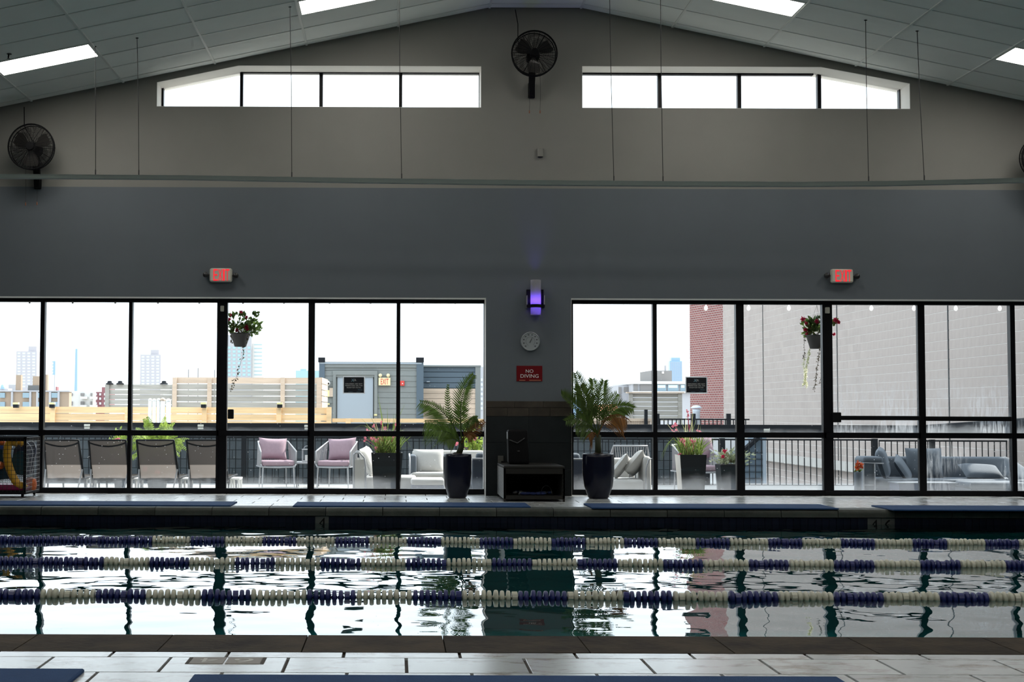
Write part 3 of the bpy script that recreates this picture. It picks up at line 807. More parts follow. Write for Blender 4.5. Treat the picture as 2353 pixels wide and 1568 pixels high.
floor_mat(((1999, 2560), (2056, 2600)), 1159.5, 1169.5, 'long blue rubber mat on the far deck by the right edge')
floor_mat(((404, 2012), (396, 2030)), 1553.5, 1680, 'wide dark blue mat along the bottom edge on the near deck')
floor_mat(((-500, 126), (-600, 98)), 1541.5, 1690, 'dark blue mat in the bottom left corner on the near deck')

# --- hanging curtain track and its cables
YT = 16.9
tp = [(-60, 400.5, 409), (150, 401.5, 410), (420, 403.5, 412), (800, 409.5, 419), (1150, 414, 424), (1500, 417, 427), (1850, 418.5, 428), (2050, 416.5, 426), (2250, 412, 421.5), (2420, 407, 417)]
tr = thing('curtain_track', 'thin grey bowed track hanging on cables across the hall', 'track', P(1176, 415, YT))
mb = MB(); d = .025; prev = None
for (xa_, t0, b0), (xb_, t1, b1) in zip(tp, tp[1:]):
    A, B, C, D = P(xa_, b0, YT), P(xb_, b1, YT), P(xb_, t1, YT), P(xa_, t0, YT)
    mb.hexa([(A.x, YT - d, A.z), (B.x, YT - d, B.z), (B.x, YT + d, B.z), (A.x, YT + d, A.z), (D.x, YT - d, D.z), (C.x, YT - d, C.z), (C.x, YT + d, C.z), (D.x, YT + d, D.z)])
mb.build('rail', M['beam'], tr)
mb = MB()
for (xa_, t0, b0), (xb_, t1, b1) in zip(tp, tp[1:]):
    A, B = P(xa_, b0, YT), P(xb_, b1, YT)
    mb.hexa([(A.x, YT - .045, A.z - .006), (B.x, YT - .045, B.z - .006), (B.x, YT + .045, B.z - .006), (A.x, YT + .045, A.z - .006),
             (A.x, YT - .045, A.z), (B.x, YT - .045, B.z), (B.x, YT + .045, B.z), (A.x, YT + .045, A.z)])
mb.build('flange', M['beam'], tr)
def track_y(x):
    for (xa_, t0, b0), (xb_, t1, b1) in zip(tp, tp[1:]):
        if xa_ <= x <= xb_: return lerp(t0, t1, (x - xa_) / (xb_ - xa_))
for xt, xb_ in ((219, 219.5), (315.5, 319), (666, 670.5), (917, 923), (1400, 1410.5), (1518, 1523.5), (1989, 1996), (2107, 2124)):
    q = P(xb_, track_y(xb_), YT); tX = P(xt, 40, YT).x
    top = Vector((tX, YT, zceil(tX)))
    mid = lerp(q, top, .55) + Vector((.006 * (1 if xt < 900 else -1), 0, 0))
    cb = MB().tube([q, lerp(q, mid, .5), mid, lerp(mid, top, .5), top], .0042, 6).build('cable', M['cable'], tr)
    MB().tube([q, q + Vector((0, 0, .06))], .008, 6).build('clamp', M['blackm'], cb)
    MB().lathe([(.018, -.006), (.018, 0)], 10, top).build('ceiling_cup', M['cable'], cb)

# --- wall fans
def fan(cx, cy_, arm_px, chains, cord_px, label):
    Yf = 18.30; C = P(cx, cy_, Yf); R = .292
    base = P(arm_px[0], arm_px[1], YW - .05)
    t_ = thing('wall_fan', label, 'fan', (base.x, YW, base.z), 'black wall fans')
    mb = MB(); mb.torus(C, R, .010, 40, 8, 'y'); mb.torus(C + Vector((0, .10, 0)), R * .97, .007, 40, 6, 'y'); mb.build('rim', M['black'], t_, True)
    g = MB()
    for dy, sg in ((-.05, -1), (.14, 1)):
        for k in range(20):
            r = R * (k + 2.5) / 22.5; yy = dy + (-sg) * .05 * (r / R) ** 2.5 if sg < 0 else dy - .05 * (r / R) ** 2.5
            g.torus(C + Vector((0, dy + (.05 if sg < 0 else -.045) * (r / R) ** 2.5, 0)), r, .0024, 36, 4, 'y')
        for k in range(24):
            w = 2 * math.pi * k / 24; pts = []
            for j in range(5):
                r = R * (.12 + .88 * j / 4); pts.append(C + Vector((r * math.cos(w), dy + (.05 if sg < 0 else -.045) * (r / R) ** 2.5, r * math.sin(w))))
            g.tube(pts, .0026 if k % 4 else .004, 4, False)
    g.build('guard', M['black'], t_)
    MB().lathe([(.001, -.07), (.05, -.068), (.055, -.045), (.055, -.02)], 18, C, 'y').build('badge', M['black'], t_)
    for k in range(3):
        w0 = 2 * math.pi * k / 3 + .5; vs = []; nseg = 6
        for j in range(nseg + 1):
            r = .05 + (.255 - .05) * j / nseg; half = .20 + .32 * math.sin(math.pi * (.15 + .75 * j / nseg))
            for s_ in (-1, 1):
                w = w0 + s_ * half; vs.append(C + Vector((r * math.cos(w), .045 + s_ * .028, r * math.sin(w))))
        MB().add(vs, [(2 * j, 2 * j + 1, 2 * j + 3, 2 * j + 2) for j in range(nseg)]).build('blade', M['fanblade'], t_, True)
    MB().lathe([(.03, .02), (.052, .03), (.052, .07), (.02, .075)], 16, C, 'y').build('hub', M['black'], t_)
    MB().lathe([(.07, .15), (.085, .17), (.085, .30), (.05, .33)], 18, C, 'y').build('motor', M['black'], t_)
    top = C + Vector((0, .24, -.02)); j = P(arm_px[0], (cy_ + arm_px[1]) / 2 + 18, YW - .12)
    mb = MB(); ww = .042
    for (p, q, a, b) in ((top, j, .045, .040), (j, base, .040, .030)):
        mb.hexa([(q.x - b, q.y - .03, q.z), (q.x + b, q.y - .03, q.z), (q.x + b, q.y + .03, q.z), (q.x - b, q.y + .03, q.z),
                 (p.x - a, p.y - .03, p.z), (p.x + a, p.y - .03, p.z), (p.x + a, p.y + .03, p.z), (p.x - a, p.y + .03, p.z)])
    mb.build('bracket', M['black'], t_)
    MB().rbox(base.x - .045, base.x + .045, YW - .03, YW + .019, base.z - .01, base.z + .19, .01).build('wall_plate', M['black'], t_)
    for (x_, ya_, yb_) in chains:
        a, b = P(x_, ya_, Yf + .25), P(x_, yb_ - 8, Yf + .25)
        c_ = MB().tube([a, lerp(a, b, .5) + Vector((.004, 0, 0)), b], .0022, 5).build('pull_chain', M['cable'], t_)
        MB().lathe([(.003, 0), (.007, -.01), (.008, -.035), (.004, -.045)], 8, b).build('pull_knob', M['knob'], c_)
    a = C + Vector((0, .26, .05)); pts = [a]
    pts += [P(x_, y_, YW - .03) for (x_, y_) in cord_px]
    MB().tube(pts, .006, 6).build('power_cord', M['black'], t_)
    return t_
M['fanblade'] = mat('smoked_blade', (.03, .027, .024), .3, spec=.4)
M['knob'] = mat('wooden_knob', (.22, .07, .03), .5)
fan(71, 337, (85, 432), ((59, 385, 473), (85, 432, 472)), ((56, 290), (55.5, 246)), 'black caged wall fan near the left edge with two pull chains')
fan(1228, 122, (1222, 222), ((1216.5, 222, 261), (1241, 170, 261)), ((1190, 95), (1190, 55), (1184, 22)), 'black caged wall fan under the ridge between the strip windows')
fan(2401, 362, (2412, 455), ((2400, 410, 495),), ((2385, 315), (2385, 272)), 'black caged wall fan just cut off by the right edge')

# --- exit signs with emergency lamp heads
def exit_sign(cx, cy_, label):
    C = P(cx, cy_, YW - .05); s = 18.70 / FPX
    t_ = thing('exit_sign', label, 'exit sign', (C.x, YW, C.z), 'exit signs on the wall')
    w, h = 26 * s, 16 * s
    MB().rbox(C.x - w, C.x + w, YW - .075, YW, C.z - h, C.z + h, .028, 4).build('housing', M['cream'], t_)
    MB().rbox(C.x - w * .92, C.x + w * .92, YW - .082, YW - .06, C.z - h * .9, C.z + h * .9, .02, 3).build('face_plate', M['cream'], t_)
    lx = -16.5
    for ch, ww in (('E', 9.5), ('X', 9.8), ('I', 4), ('T', 9)):
        text_mb(ch, C.x + lx * s, C.x + (lx + ww) * s, C.z - 13.6 * s, C.z + 13.4 * s, YW - .0845, .004).build('letter_' + ch.lower(), M['redlit'], t_)
        lx += ww + 1.4
    for sg, dx, dy in ((-1, -35, .5), (1, 34.5, -1.0)):
        L_ = Vector((C.x + dx * s, YW - .05, C.z + dy * s))
        hd = MB().lathe([(.012, .03), (.033, .015), (.036, -.02), (.030, -.032), (.001, -.034)], 16, L_, 'y').build('lamp_head', M['blackm'], t_, True)
        MB().tube([L_, (C.x + sg * 24 * s, YW - .03, C.z + dy * s)], .012, 8).build('swivel', M['blackm'], hd)
    return t_
exit_sign(507.5, 632.5, 'red EXIT sign with two lamp heads above the left glazed door')
exit_sign(1934.5, 634.5, 'red EXIT sign with two lamp heads above the right glazed door')

# --- purple sconce
C = P(1231, 684, YW - .11); s = 18.64 / FPX
t_ = thing('wall_sconce', 'glowing purple cylinder wall lamp in a black bracket on the pillar', 'wall lamp', (C.x, YW, C.z))
M['shade'] = mat('frosted_shade', (.60, .60, .62), .7, trans=.8)
zt_, zb_ = C.z + 40.5 * s, C.z - 40.5 * s
MB().lathe([(12 * s, zb_ - C.z), (12 * s, zt_ - C.z), (11.4 * s, zt_ - C.z), (11.4 * s, zb_ - C.z)], 24, C, cap=False).build('lamp_shade', M['shade'], t_, True)
MB().lathe([(11.3 * s, zb_ - C.z + .004), (11.3 * s, zb_ - C.z + .010)], 24, C).build('shade_bottom', M['shade'], t_)
MB().rbox(C.x - 20 * s, C.x + 20 * s, YW - .02, YW, C.z - 22 * s, C.z + 20 * s, .006).build('back_plate', M['black'], t_)
mb = MB(); mb.lathe([(12.3 * s, -23.5 * s), (13.2 * s, -23.5 * s), (13.2 * s, -16 * s), (12.3 * s, -16 * s)], 24, C, cap=False)
mb.box(C.x - 21 * s, C.x + 21 * s, C.y - .004, C.y + .02, C.z - 23.5 * s, C.z - 16.2 * s); mb.build('ring', M['black'], t_)
M['chrome'] = mat('brushed_steel', (.45, .45, .47), .3, metal=.9)
for sg in (-1, 1):
    MB().box(C.x + sg * 20 * s - .006, C.x + sg * 20 * s + .006, C.y, YW, C.z - 24 * s, C.z + 5 * s).build('side_arm', M['chrome'], t_)
pl = bpy.data.lights.new('sconce_bulb', 'POINT'); pl.energy = 15.0; pl.color = (.17, .06, 1.0); pl.shadow_soft_size = .03
po = bpy.data.objects.new('sconce_bulb', pl); COL.objects.link(po); po.parent = t_; po.location = Vector((C.x, C.y, C.z - 6 * s)) - WL[t_.name]

# --- dial thermometer
C = P(1218.5, 785, YW - .02); s = 18.73 / FPX
t_ = thing('wall_thermometer', 'round white dial thermometer on the pillar above the red sign', 'thermometer', (C.x, YW, C.z))
M['dial'] = mat('dial_white', (.27, .295, .305), .6); M['tick'] = mat('dial_print', (.06, .07, .075), .6)
MB().lathe([(22 * s, .02), (22 * s, -.012), (20.5 * s, -.018), (19.5 * s, -.012), (.001, -.011)], 36, C, 'y').build('dial', M['dial'], t_)
for k in range(10):
    w = math.radians(225 - 30 * k); r = 15.5 * s; c_ = Vector((C.x + r * math.cos(w), C.y - .0125, C.z + r * math.sin(w)))
    MB().box(c_.x - .011, c_.x + .011, c_.y - .0006, c_.y + .0015, c_.z - .007, c_.z + .007).build('dial_mark', M['tick'], t_)
mb = MB()
for k in range(30):
    w = math.radians(240 - 10 * k); a, b = 9.5 * s, 11.2 * s
    mb.tube([(C.x + a * math.cos(w), C.y - .012, C.z + a * math.sin(w)), (C.x + b * math.cos(w), C.y - .012, C.z + b * math.sin(w))], .0022, 4)
mb.build('scale_ring', M['tick'], t_)
a, b = P(1217, 788, YW - .036), P(1223.5, 775.5, YW - .036)
MB().tube([a, lerp(a, b, .5), b], [.006, .005, .002], 6).build('needle', M['tick'], t_)

# --- NO DIVING sign
x0_, x1_, z0_, z1_ = rect(1187, 841, 1246, 876.5, YW - .004); yy = YW - .008
t_ = thing('no_diving_sign', 'red sign reading NO DIVING on the pillar', 'sign', ((x0_ + x1_) / 2, YW, z0_))
MB().box(x0_, x1_, yy, YW, z0_, z1_).build('board', M['red'], t_)
W_ = lambda px, py: P(px, py, yy)
a, b = W_(1208, 857), W_(1225.5, 849.5); text_mb('NO', a.x, b.x, a.z, b.z, yy - .002, .002).build('lettering', M['white'], t_)
a, b = W_(1196, 868.5), W_(1237.5, 860.5); text_mb('DIVING', a.x, b.x, a.z, b.z, yy - .002, .002).build('lettering', M['white'], t_)
M['fine'] = mat('fine_print', (.45, .20, .12), .6)
for xa_, xb_ in ((1193, 1207), (1216, 1243)):
    a, b = W_(xa_, 875), W_(xb_, 873.6); MB().box(a.x, b.x, yy - .001, yy, a.z, b.z).build('fine_print', M['fine'], t_)

# --- small wall box above the track, outlet by the table, sprinkler
x0_, x1_, z0_, z1_ = rect(1235, 341, 1248, 361, YW)
t_ = thing('wall_box', 'small grey painted junction box on the wall below the ridge fan', 'box', ((x0_ + x1_) / 2, YU, z0_))
MB().rbox(x0_, x1_, YU - .035, YU, z0_, z1_, .006).build('cover', M['wall_up'], t_)
MB().box(x0_ + .004, x1_ - .004, YU - .038, YU - .03, z0_ - .004, z0_ + .006).build('lip', M['black'], t_)
x0_, x1_, z0_, z1_ = rect(1144, 1048, 1157, 1066, YW - .02)
t_ = thing('power_outlet', 'pale outlet cover with a plug beside the black speaker', 'outlet', ((x0_ + x1_) / 2, YW - .014, z0_))
M['outlet'] = mat('outlet_cover', (.09, .09, .082), .5)
MB().rbox(x0_, x1_, YW - .035, YW - .013, z0_, z1_, .006).build('cover', M['outlet'], t_)
MB().rbox(x0_ + .04, x1_ + .01, YW - .075, YW - .034, z0_ + .0, z0_ + .035, .008).build('plug', M['black'], t_)
d = R3 @ Vector(((20 - PCX) / FPX, (PCY - 124) / FPX, -1)); tt = 16.0
for _ in range(20): tt = (zceil(d.x * tt / d.y) - CAM.z) / (d.z / d.y)
q = Vector((d.x / d.y * tt, tt, zceil(d.x / d.y * tt)))
t_ = thing('sprinkler_head', 'small dark sprinkler head on the ceiling near the left light panel', 'sprinkler', q)
MB().lathe([(.035, -.004), (.035, .0), (.01, .002)], 14, q).build('escutcheon', M['blackm'], t_)
MB().lathe([(.010, -.05), (.012, -.03), (.008, -.003)], 10, q).build('body', M['blackm'], t_)
MB().lathe([(.018, -.056), (.018, -.052)], 12, q).build('deflector', M['blackm'], t_)

# --- wicker table with open shelf
Yt0, Yt1 = 17.52, 18.66
fl = Vector((P(1157.5, 1150, Yt0).x, Yt0, 0)); frx = P(1298, 1150, Yt0).x; zt_ = P(1228, 1071.5, Yt0).z
t_ = thing('wicker_table', 'dark wicker table with an open shelf against the pillar', 'table', ((fl.x + frx) / 2, (Yt0 + Yt1) / 2, 0))
TX0, TX1 = fl.x, frx
MB().rbox(TX0, TX1, Yt0, Yt1, zt_ - .03, zt_, .008).build('table_top', M['wicker_d'], t_)
MB().box(TX0, TX0 + .02, Yt0, Yt1, .035, zt_ - .03).build('side_panel', M['wicker'], t_)
MB().box(TX1 - .02, TX1, Yt0, Yt1, .035, zt_ - .03).build('side_panel', M['wicker'], t_)
MB().box(TX0 + .02, TX1 - .02, Yt0, Yt0 + .02, zt_ - .095, zt_ - .03).build('apron', M['wicker_d'], t_)
MB().box(TX0 + .02, TX1 - .02, Yt0, Yt0 + .02, .03, .075).build('apron', M['wicker_d'], t_)
MB().box(TX0 + .02, TX1 - .02, Yt0 + .02, Yt1, .055, .07).build('shelf', M['wicker_d'], t_)
MB().box(TX0 + .02, TX1 - .02, Yt1 - .02, Yt1, .07, zt_ - .03).build('back_panel', M['wicker_d'], t_)
for xx in (TX0 + .012, TX1 - .012):
    for yy_ in (Yt0 + .012, Yt1 - .012): MB().box(xx - .012, xx + .012, yy_ - .012, yy_ + .012, 0, zt_ - .03).build('leg', M['wicker_d'], t_)
# swim things on the shelf
M['goggle_b'] = mat('goggle_blue', (.03, .06, .20), .3); M['goggle_w'] = mat('pale_rubber', (.30, .31, .32), .5)
SH = .07
def goggles(px, py, Y, c1_, c2_, label, loop=True):
    q = P(px, py, Y); q.z = SH
    t2 = thing('swim_goggles', label, 'goggles', q, 'goggles on the table shelf')
    for sg in (-1, 1):
        MB().lathe([(.012, 0), (.026, .008), (.030, .024), (.022, .034)], 14, q + Vector((sg * .036, sg * .01, .0))).build('lens', M[c1_], t2, True)
    MB().tube([q + Vector((-.012, 0, .02)), q + Vector((.012, 0, .02))], .005, 6).build('nose_bridge', M[c2_], t2)
    pts = []
    for i in range(13):
        w = math.pi * 1.1 * i / 12 - .1
        pts.append(q + Vector((.06 * math.cos(w) * 1.1, .05 * math.sin(w) - .01, .012 + (.09 if loop else .02) * math.sin(w))))
    MB().tube(pts, .004, 5).build('strap', M[c2_], t2, True)
goggles(1204, 1125, 17.75, 'goggle_w', 'goggle_w', 'pale goggles with a looped strap at the front of the wicker shelf', False)
goggles(1243, 1121, 17.80, 'goggle_w', 'goggle_b', 'pale and blue goggles in the middle of the wicker shelf', False)
goggles(1256, 1121, 17.95, 'goggle_b', 'goggle_w', 'blue goggles with a tall pale strap loop on the wicker shelf', True)
goggles(1190, 1122, 18.0, 'goggle_w', 'goggle_b', 'grey goggles at the left end of the wicker shelf', False)
q = P(1225, 1125, 17.7); q.z = SH
M['towel'] = mat('blue_cloth', (.02, .035, .13), .8, bump=.4, bscale=40)
mb = MB()
for i in range(5): mb.ball(q + Vector((-.12 + .06 * i, .03 * math.sin(i * 2.1), .018)), .045, 10, .45)
tag(mb.build('cloth', M['towel'], smooth=True, loc=q), 'crumpled blue cloth among the goggles on the wicker shelf', 'cloth')

# --- speaker standing on the table
bl, br = P(1167, 1066, 18.2), P(1215, 1066, 18.2); zt2 = zt_
t_ = thing('portable_speaker', 'black portable loudspeaker standing on the wicker table', 'speaker', ((bl.x + br.x) / 2, 18.2, zt2))
hgt = P(1190, 987, 18.2).z - zt2
sp = MB(); xm_ = (bl.x + br.x) / 2
def sx(z): return lerp(.132, .124, z / hgt)
lean = -.018
m_ = MB().rbox(-.5, .5, -.5, .5, 0, 1, .09, 4)
sp.add([(xm_ + p[0] * 2 * sx(p[2] * hgt) + lean * p[2], 18.2 + p[1] * .26 * (1 - .12 * p[2]), zt2 + p[2] * hgt * (1 + .02 * (p[0]))) for p in m_.v], m_.f)
body = sp.build('cabinet', M['black'], t_, True)
MB().rbox(bl.x - .010, bl.x + .012, 18.12, 18.28, zt2 + hgt * .72, zt2 + hgt * .93, .006).build('handle', M['greym'], t_)
vb = MB(); yv = 18.2 - .128
for (p, q) in (((1170.5, 1011.5), (1189, 1019)), ((1189, 1019), (1206, 1007.5))):
    A, B = P(p[0], p[1], yv), P(q[0], q[1], yv); vb.tube([A, B], .008, 6)
M['dimchrome'] = mat('dull_chrome', (.10, .10, .10), .3, metal=.6)
vb.build('chevron_trim', M['dimchrome'], t_)
A = P(1191.5, 1037.5, yv); MB().rbox(A.x - .016, A.x + .016, yv - .006, yv + .004, A.z - .006, A.z + .006, .003).build('badge', M['dimchrome'], t_)

# --- palms in navy pots
def leaflet_frond(mb, a, c, b, n, ll, droop, twist=0., sym=(1, 1), start=.22, w=.0095, curl=.35, rake=.9):
    a, c, b = Vector(a), Vector(c), Vector(b); ax = (b - a)
    for i in range(n):
        t = start + (1 - start) * (i + .5) / n
        p = bez(a, c, b, t); tan = ((c - a) * (2 * (1 - t)) + (b - c) * (2 * t)).normalized()
        side = tan.cross(Vector((.15, -1, .25)).normalized()).normalized()
        side = (Matrix.Rotation(twist, 3, tan) @ side)
        L_ = ll * (math.sin(math.pi * min(1, .28 + .72 * t) ** 1.0) * .75 + .35) * random.uniform(.85, 1.1)
        for sg in (1, -1):
            k = sym[0] if sg > 0 else sym[1]
            if k <= 0: continue
            d = (side * sg + tan * rake + Vector((0, random.uniform(-.35, .35), 0))).normalized()
            q1 = p + d * L_ * k * .5; q2 = p + d * L_ * k + Vector((0, 0, -droop * L_ * k))
            q1.z -= droop * L_ * k * curl
            sd_ = d.cross(Vector((0, 1, 0)) + Vector((random.uniform(-.6, .6), 0, random.uniform(-.6, .6)))).normalized()
            mb.strip([p, lerp(p, q1, .5), q1, q2], sd_, [w * .4, w, w * .85, w * .08])
def palm(base_px, Yp, pot_px, fronds, label, sq):
    xl_, xr_, yt_, yb_ = pot_px
    x0_, x1_ = P(xl_, yt_, Yp).x, P(xr_, yt_, Yp).x; zt_ = P((xl_ + xr_) / 2, yt_, Yp).z; cx_ = (x0_ + x1_) / 2; r = (x1_ - x0_) / 2
    t_ = thing('potted_palm', label, 'potted plant', (cx_, Yp, 0), 'palms in navy pots')
    pr = [(r * .58, 0), (r * .66, .02), (r * .90, zt_ * .28), (r * 1.0, zt_ * .55), (r * 1.0, zt_ * .93), (r * .985, zt_), (r * .86, zt_), (r * .84, zt_ - .05)]
    MB().lathe(pr, 40, (cx_, Yp, 0), sq=sq).build('pot', M['pot'], t_, True)
    MB().lathe([(r * .84, zt_ - .06), (r * .6, zt_ - .03), (.04, zt_ + .02)], 24, (cx_, Yp, 0), sq=sq).build('soil', M['soil'], t_, True)
    B = P(base_px[0], base_px[1], Yp)
    mb = MB()
    for i in range(5):
        o = Vector((random.uniform(-.03, .03), random.uniform(-.03, .03), 0))
        mb.tube([(cx_ + o.x * .6, Yp + o.y, zt_ - .04), (B.x + o.x * .5, Yp + o.y, lerp(zt_, B.z, .5)), B + o * .8], [.028, .024, .015], 7)
    mb.build('stem', M['stem'], t_, True)
    for fr in fronds:
        (cxp, cyp, dyc, tx, ty, dyt, n, ll, dr) = fr[:9]; m_ = fr[9] if len(fr) > 9 else 'palm'
        tw = fr[10] if len(fr) > 10 else 0.; sym = fr[11] if len(fr) > 11 else (1, 1)
        A = B + Vector((random.uniform(-.015, .015), random.uniform(-.02, .02), random.uniform(-.05, .0)))
        Cc = P(cxp, cyp, Yp + dyc); T = P(tx, ty, Yp + dyt)
        mb = MB()
        mb.tube([bez(A, Cc, T, k / 10) for k in range(11)], [.009 * (1 - .085 * k) for k in range(11)], 5)
        leaflet_frond(mb, A, Cc, T, n, ll, dr, tw, sym)
        mb.build('frond', M[m_], t_)
palm((1060, 1012), 18.25, (1018.5, 1083.5, 1043.5, 1142), [
    (1045, 905, 0, 1088, 862, -.1, 26, .17, .05),
    (1030, 930, .0, 966, 924, -.15, 22, .30, .10, 'palm', .0, (.35, 1)),
    (1020, 960, .05, 978, 968, .1, 18, .24, .9, 'palm', .2, (1, 1)),
    (1035, 985, -.05, 998, 990, -.25, 16, .20, .30),
    (1020, 940, .1, 1030, 884, .2, 18, .12, .0, 'palm', 0, (.6, .6)),
    (1075, 960, .0, 1096, 960, -.1, 16, .15, .15, 'palm', .0, (1, .6)),
    (1085, 985, -.1, 1112, 968, -.1, 12, .12, .25, 'palmy'),
    (1040, 1000, -.2, 1020, 1015, -.35, 12, .14, .4, 'palm'),
    (1075, 985, -.1, 1088, 1008, -.2, 10, .12, .5, 'palmy'),
    (1058, 960, .1, 1062, 925, .25, 16, .16, .1)], 'arching green palm in a navy pot just left of the pillar', .12)
palm((1374, 1000), 18.25, (1338.5, 1411, 1043.5, 1144), [
    (1350, 925, 0, 1323, 858, .0, 26, .20, .0),
    (1340, 945, 0, 1290, 906, -.12, 26, .24, .05, 'palm', 0, (1, .35)),
    (1345, 920, .1, 1332, 888, .2, 22, .22, .0),
    (1378, 920, .05, 1388, 876, .1, 22, .20, .0),
    (1400, 915, .0, 1455, 938, -.15, 24, .20, .22, 'palm', 0, (1, .9)),
    (1395, 935, -.1, 1440, 962, -.2, 18, .20, 1.0, 'palmy'),
    (1370, 905, .2, 1362, 872, .35, 20, .18, .0),
    (1352, 965, -.1, 1322, 985, -.25, 12, .15, .8, 'palm'),
    (1345, 945, -.15, 1300, 968, -.3, 16, .16, .2, 'palm'),
    (1362, 985, -.1, 1352, 1005, -.2, 8, .13, .9, 'palmy'),
    (1390, 930, .1, 1418, 905, .25, 16, .16, .1)], 'feathery palm with browning fronds in a navy pot right of the pillar', .12)

# --- wire cart with pool toys
Yk0, Yk1 = 17.95, 18.62
x0_, x1_ = -3.0 - 2.3, P(60.5, 1060, Yk0).x; zt_ = P(30, 1006, Yk0).z; zb_ = P(30, 1131, Yk0).z
t_ = thing('wire_cart', 'black wire cart full of pool toys at the left edge', 'cart', ((x0_ + x1_) / 2, (Yk0 + Yk1) / 2, 0))
def cart_frame(y):
    mb = MB(); r = .016
    mb.box(x0_, x1_, y - .012, y + .012, zt_ - .045, zt_); mb.box(x0_, x1_, y - .012, y + .012, zb_ - .03, zb_ + .02)
    mb.box(x0_, x0_ + .035, y - .012, y + .012, zb_, zt_); mb.box(x1_ - .035, x1_, y - .012, y + .012, zb_, zt_); return mb
cart_frame(Yk0).build('front_frame', M['black'], t_); cart_frame(Yk1).build('back_frame', M['black'], t_)
MB().box(x0_, x1_, Yk0, Yk1, zb_ - .03, zb_).build('base_tray', M['black'], t_)
def wires(y, name):
    mb = MB(); k = x0_ + .05
    while k < x1_: mb.tube([(k, y, zb_), (k, y, zt_ - .02)], .0032, 4); k += .052
    z = zb_ + .06
    while z < zt_ - .03: mb.tube([(x0_, y, z), (x1_, y, z)], .0032, 4); z += .052
    mb.build(name, M['blackm'], t_)
wires(Yk0 - .014, 'front_wires'); wires(Yk1, 'back_wires')
mb = MB(); M['wirel'] = mat('zinc_wire', (.35, .36, .38), .4, metal=.5)
for i in range(13): y = Yk0 + (Yk1 - Yk0) * i / 12; mb.tube([(x1_, y, zb_), (x1_, y, zt_ - .01)], .0030, 4)
for i in range(14): z = zb_ + (zt_ - zb_) * i / 13; mb.tube([(x1_, Yk0, z), (x1_, Yk1, z)], .0034, 4)
mb.build('side_wires', M['wirel'], t_)
for xx in (x1_ - .05, x0_ + .1):
    for y in (Yk0 + .04, Yk1 - .05):
        w_ = MB().lathe([(.03, -.012), (.036, -.008), (.036, .008), (.03, .012)], 16, (xx, y, .036), 'x').build('caster', M['black'], t_)
        MB().box(xx - .016, xx + .016, y - .016, y + .016, .05, zb_ - .02).build('fork', M['blackm'], w_)
M['toy_y'] = mat('yellow_vinyl', (.62, .33, .02), .35); M['toy_n'] = mat('navy_vinyl', (.012, .022, .06), .35); M['toy_t'] = mat('teal_vinyl', (.012, .05, .07), .35)
M['toy_m'] = mat('magenta_foam', (.26, .008, .08), .5); M['toy_o'] = mat('orange_net', (.60, .13, .02), .6, bump=.8, bscale=50, var=.4, vscale=30)
Yc_ = (Yk0 + Yk1) / 2
K = lambda px, py, Y=Yk0 + .075: P(px, py, Y)
pts = [K(x, y) for x, y in ((40, 1018), (28, 1016), (19, 1022), (16, 1040), (17, 1058), (23, 1080), (31, 1098), (40, 1112), (50, 1120), (57, 1112))]
sm = []
for i in range(len(pts) - 1):
    for j in range(4):
        a = pts[max(i - 1, 0)]; b, c, d = pts[i], pts[i + 1], pts[min(i + 2, len(pts) - 1)]; u = j / 4
        sm.append(.5 * ((2 * b) + (c - a) * u + (2 * a - 5 * b + 4 * c - d) * u * u + (3 * b - a - 3 * c + d) * u ** 3))
sm.append(pts[-1])
tag(MB().tube(sm, .050, 12).build('foam_noodle', M['toy_y'], smooth=True, loc=K(28, 1112)), 'bent yellow foam noodle behind the wires of the cart', 'noodle')
pts2 = [K(x, y, Yk0 + .14) for x, y in ((30, 1017), (40, 1014), (48, 1016), (54, 1022))]
tag(MB().tube(pts2, .042, 12).build('foam_noodle', M['toy_y'], smooth=True, loc=pts2[0]), 'short yellow foam noodle end at the top of the cart', 'noodle')
def board(px, py, w, h, tilt, m_, label, Y, name='kickboard', th=.05):
    q = K(px, py, Y); mb = MB(); Mx = Matrix.Translation(q) @ Matrix.Rotation(tilt, 4, 'Y')
    prof = [(-w / 2, -h / 2), (w / 2, -h / 2)] + [(w / 2 * math.cos(a), h * .12 + h * .38 * math.sin(a)) for a in [math.pi * k / 10 for k in range(11)]]
    b = MB().prism(prof, 'y', -th / 2, th / 2); mb.add([Mx @ Vector(p) for p in b.v], b.f)
    tag(mb.build(name, M[m_], loc=q), label, 'kickboard', 'kickboards in the cart')
board(52, 1052, .24, .40, .12, 'toy_n', 'dark navy kickboard with a rounded top in the cart', Yk0 + .30)
board(46, 1064, .20, .30, .15, 'toy_t', 'dark teal kickboard in front of the navy one in the cart', Yk0 + .22)
board(4, 1062, .24, .44, -.1, 'toy_t', 'dark teal kickboard at the left edge of the cart', Yk0 + .24)
board(66, 1052, .16, .42, .2, 'toy_n', 'navy kickboard leaning against the side wires of the cart', Yk0 + .42)
q = K(18, 1118); tag(MB().rbox(q.x - .26, q.x + .22, Yk0 + .03, Yk0 + .5, zb_ + .003, zb_ + .085, .03).build('foam_mat', M['toy_m'], loc=q), 'magenta foam mat lying at the bottom of the cart', 'mat')
def toyball(px, py, r, m_, label, Y=Yk0 + .15):
    q = K(px, py, Y); tag(MB().ball(q, r, 16).build('toy_ball', M[m_], smooth=True, loc=q), label, 'ball')
M['toy_b'] = mat('blue_vinyl', (.03, .07, .30), .3); M['toy_r'] = mat('orange_vinyl', (.55, .12, .02), .35)
toyball(5, 1018, .045, 'toy_r', 'small orange ball at the top left of the cart'); toyball(6, 1028, .04, 'toy_b', 'small blue ball below the orange one in the cart')
toyball(1, 1070, .05, 'toy_r', 'orange ball half hidden at the left edge of the cart')
q = K(69, 1113, Yk0 + .38)
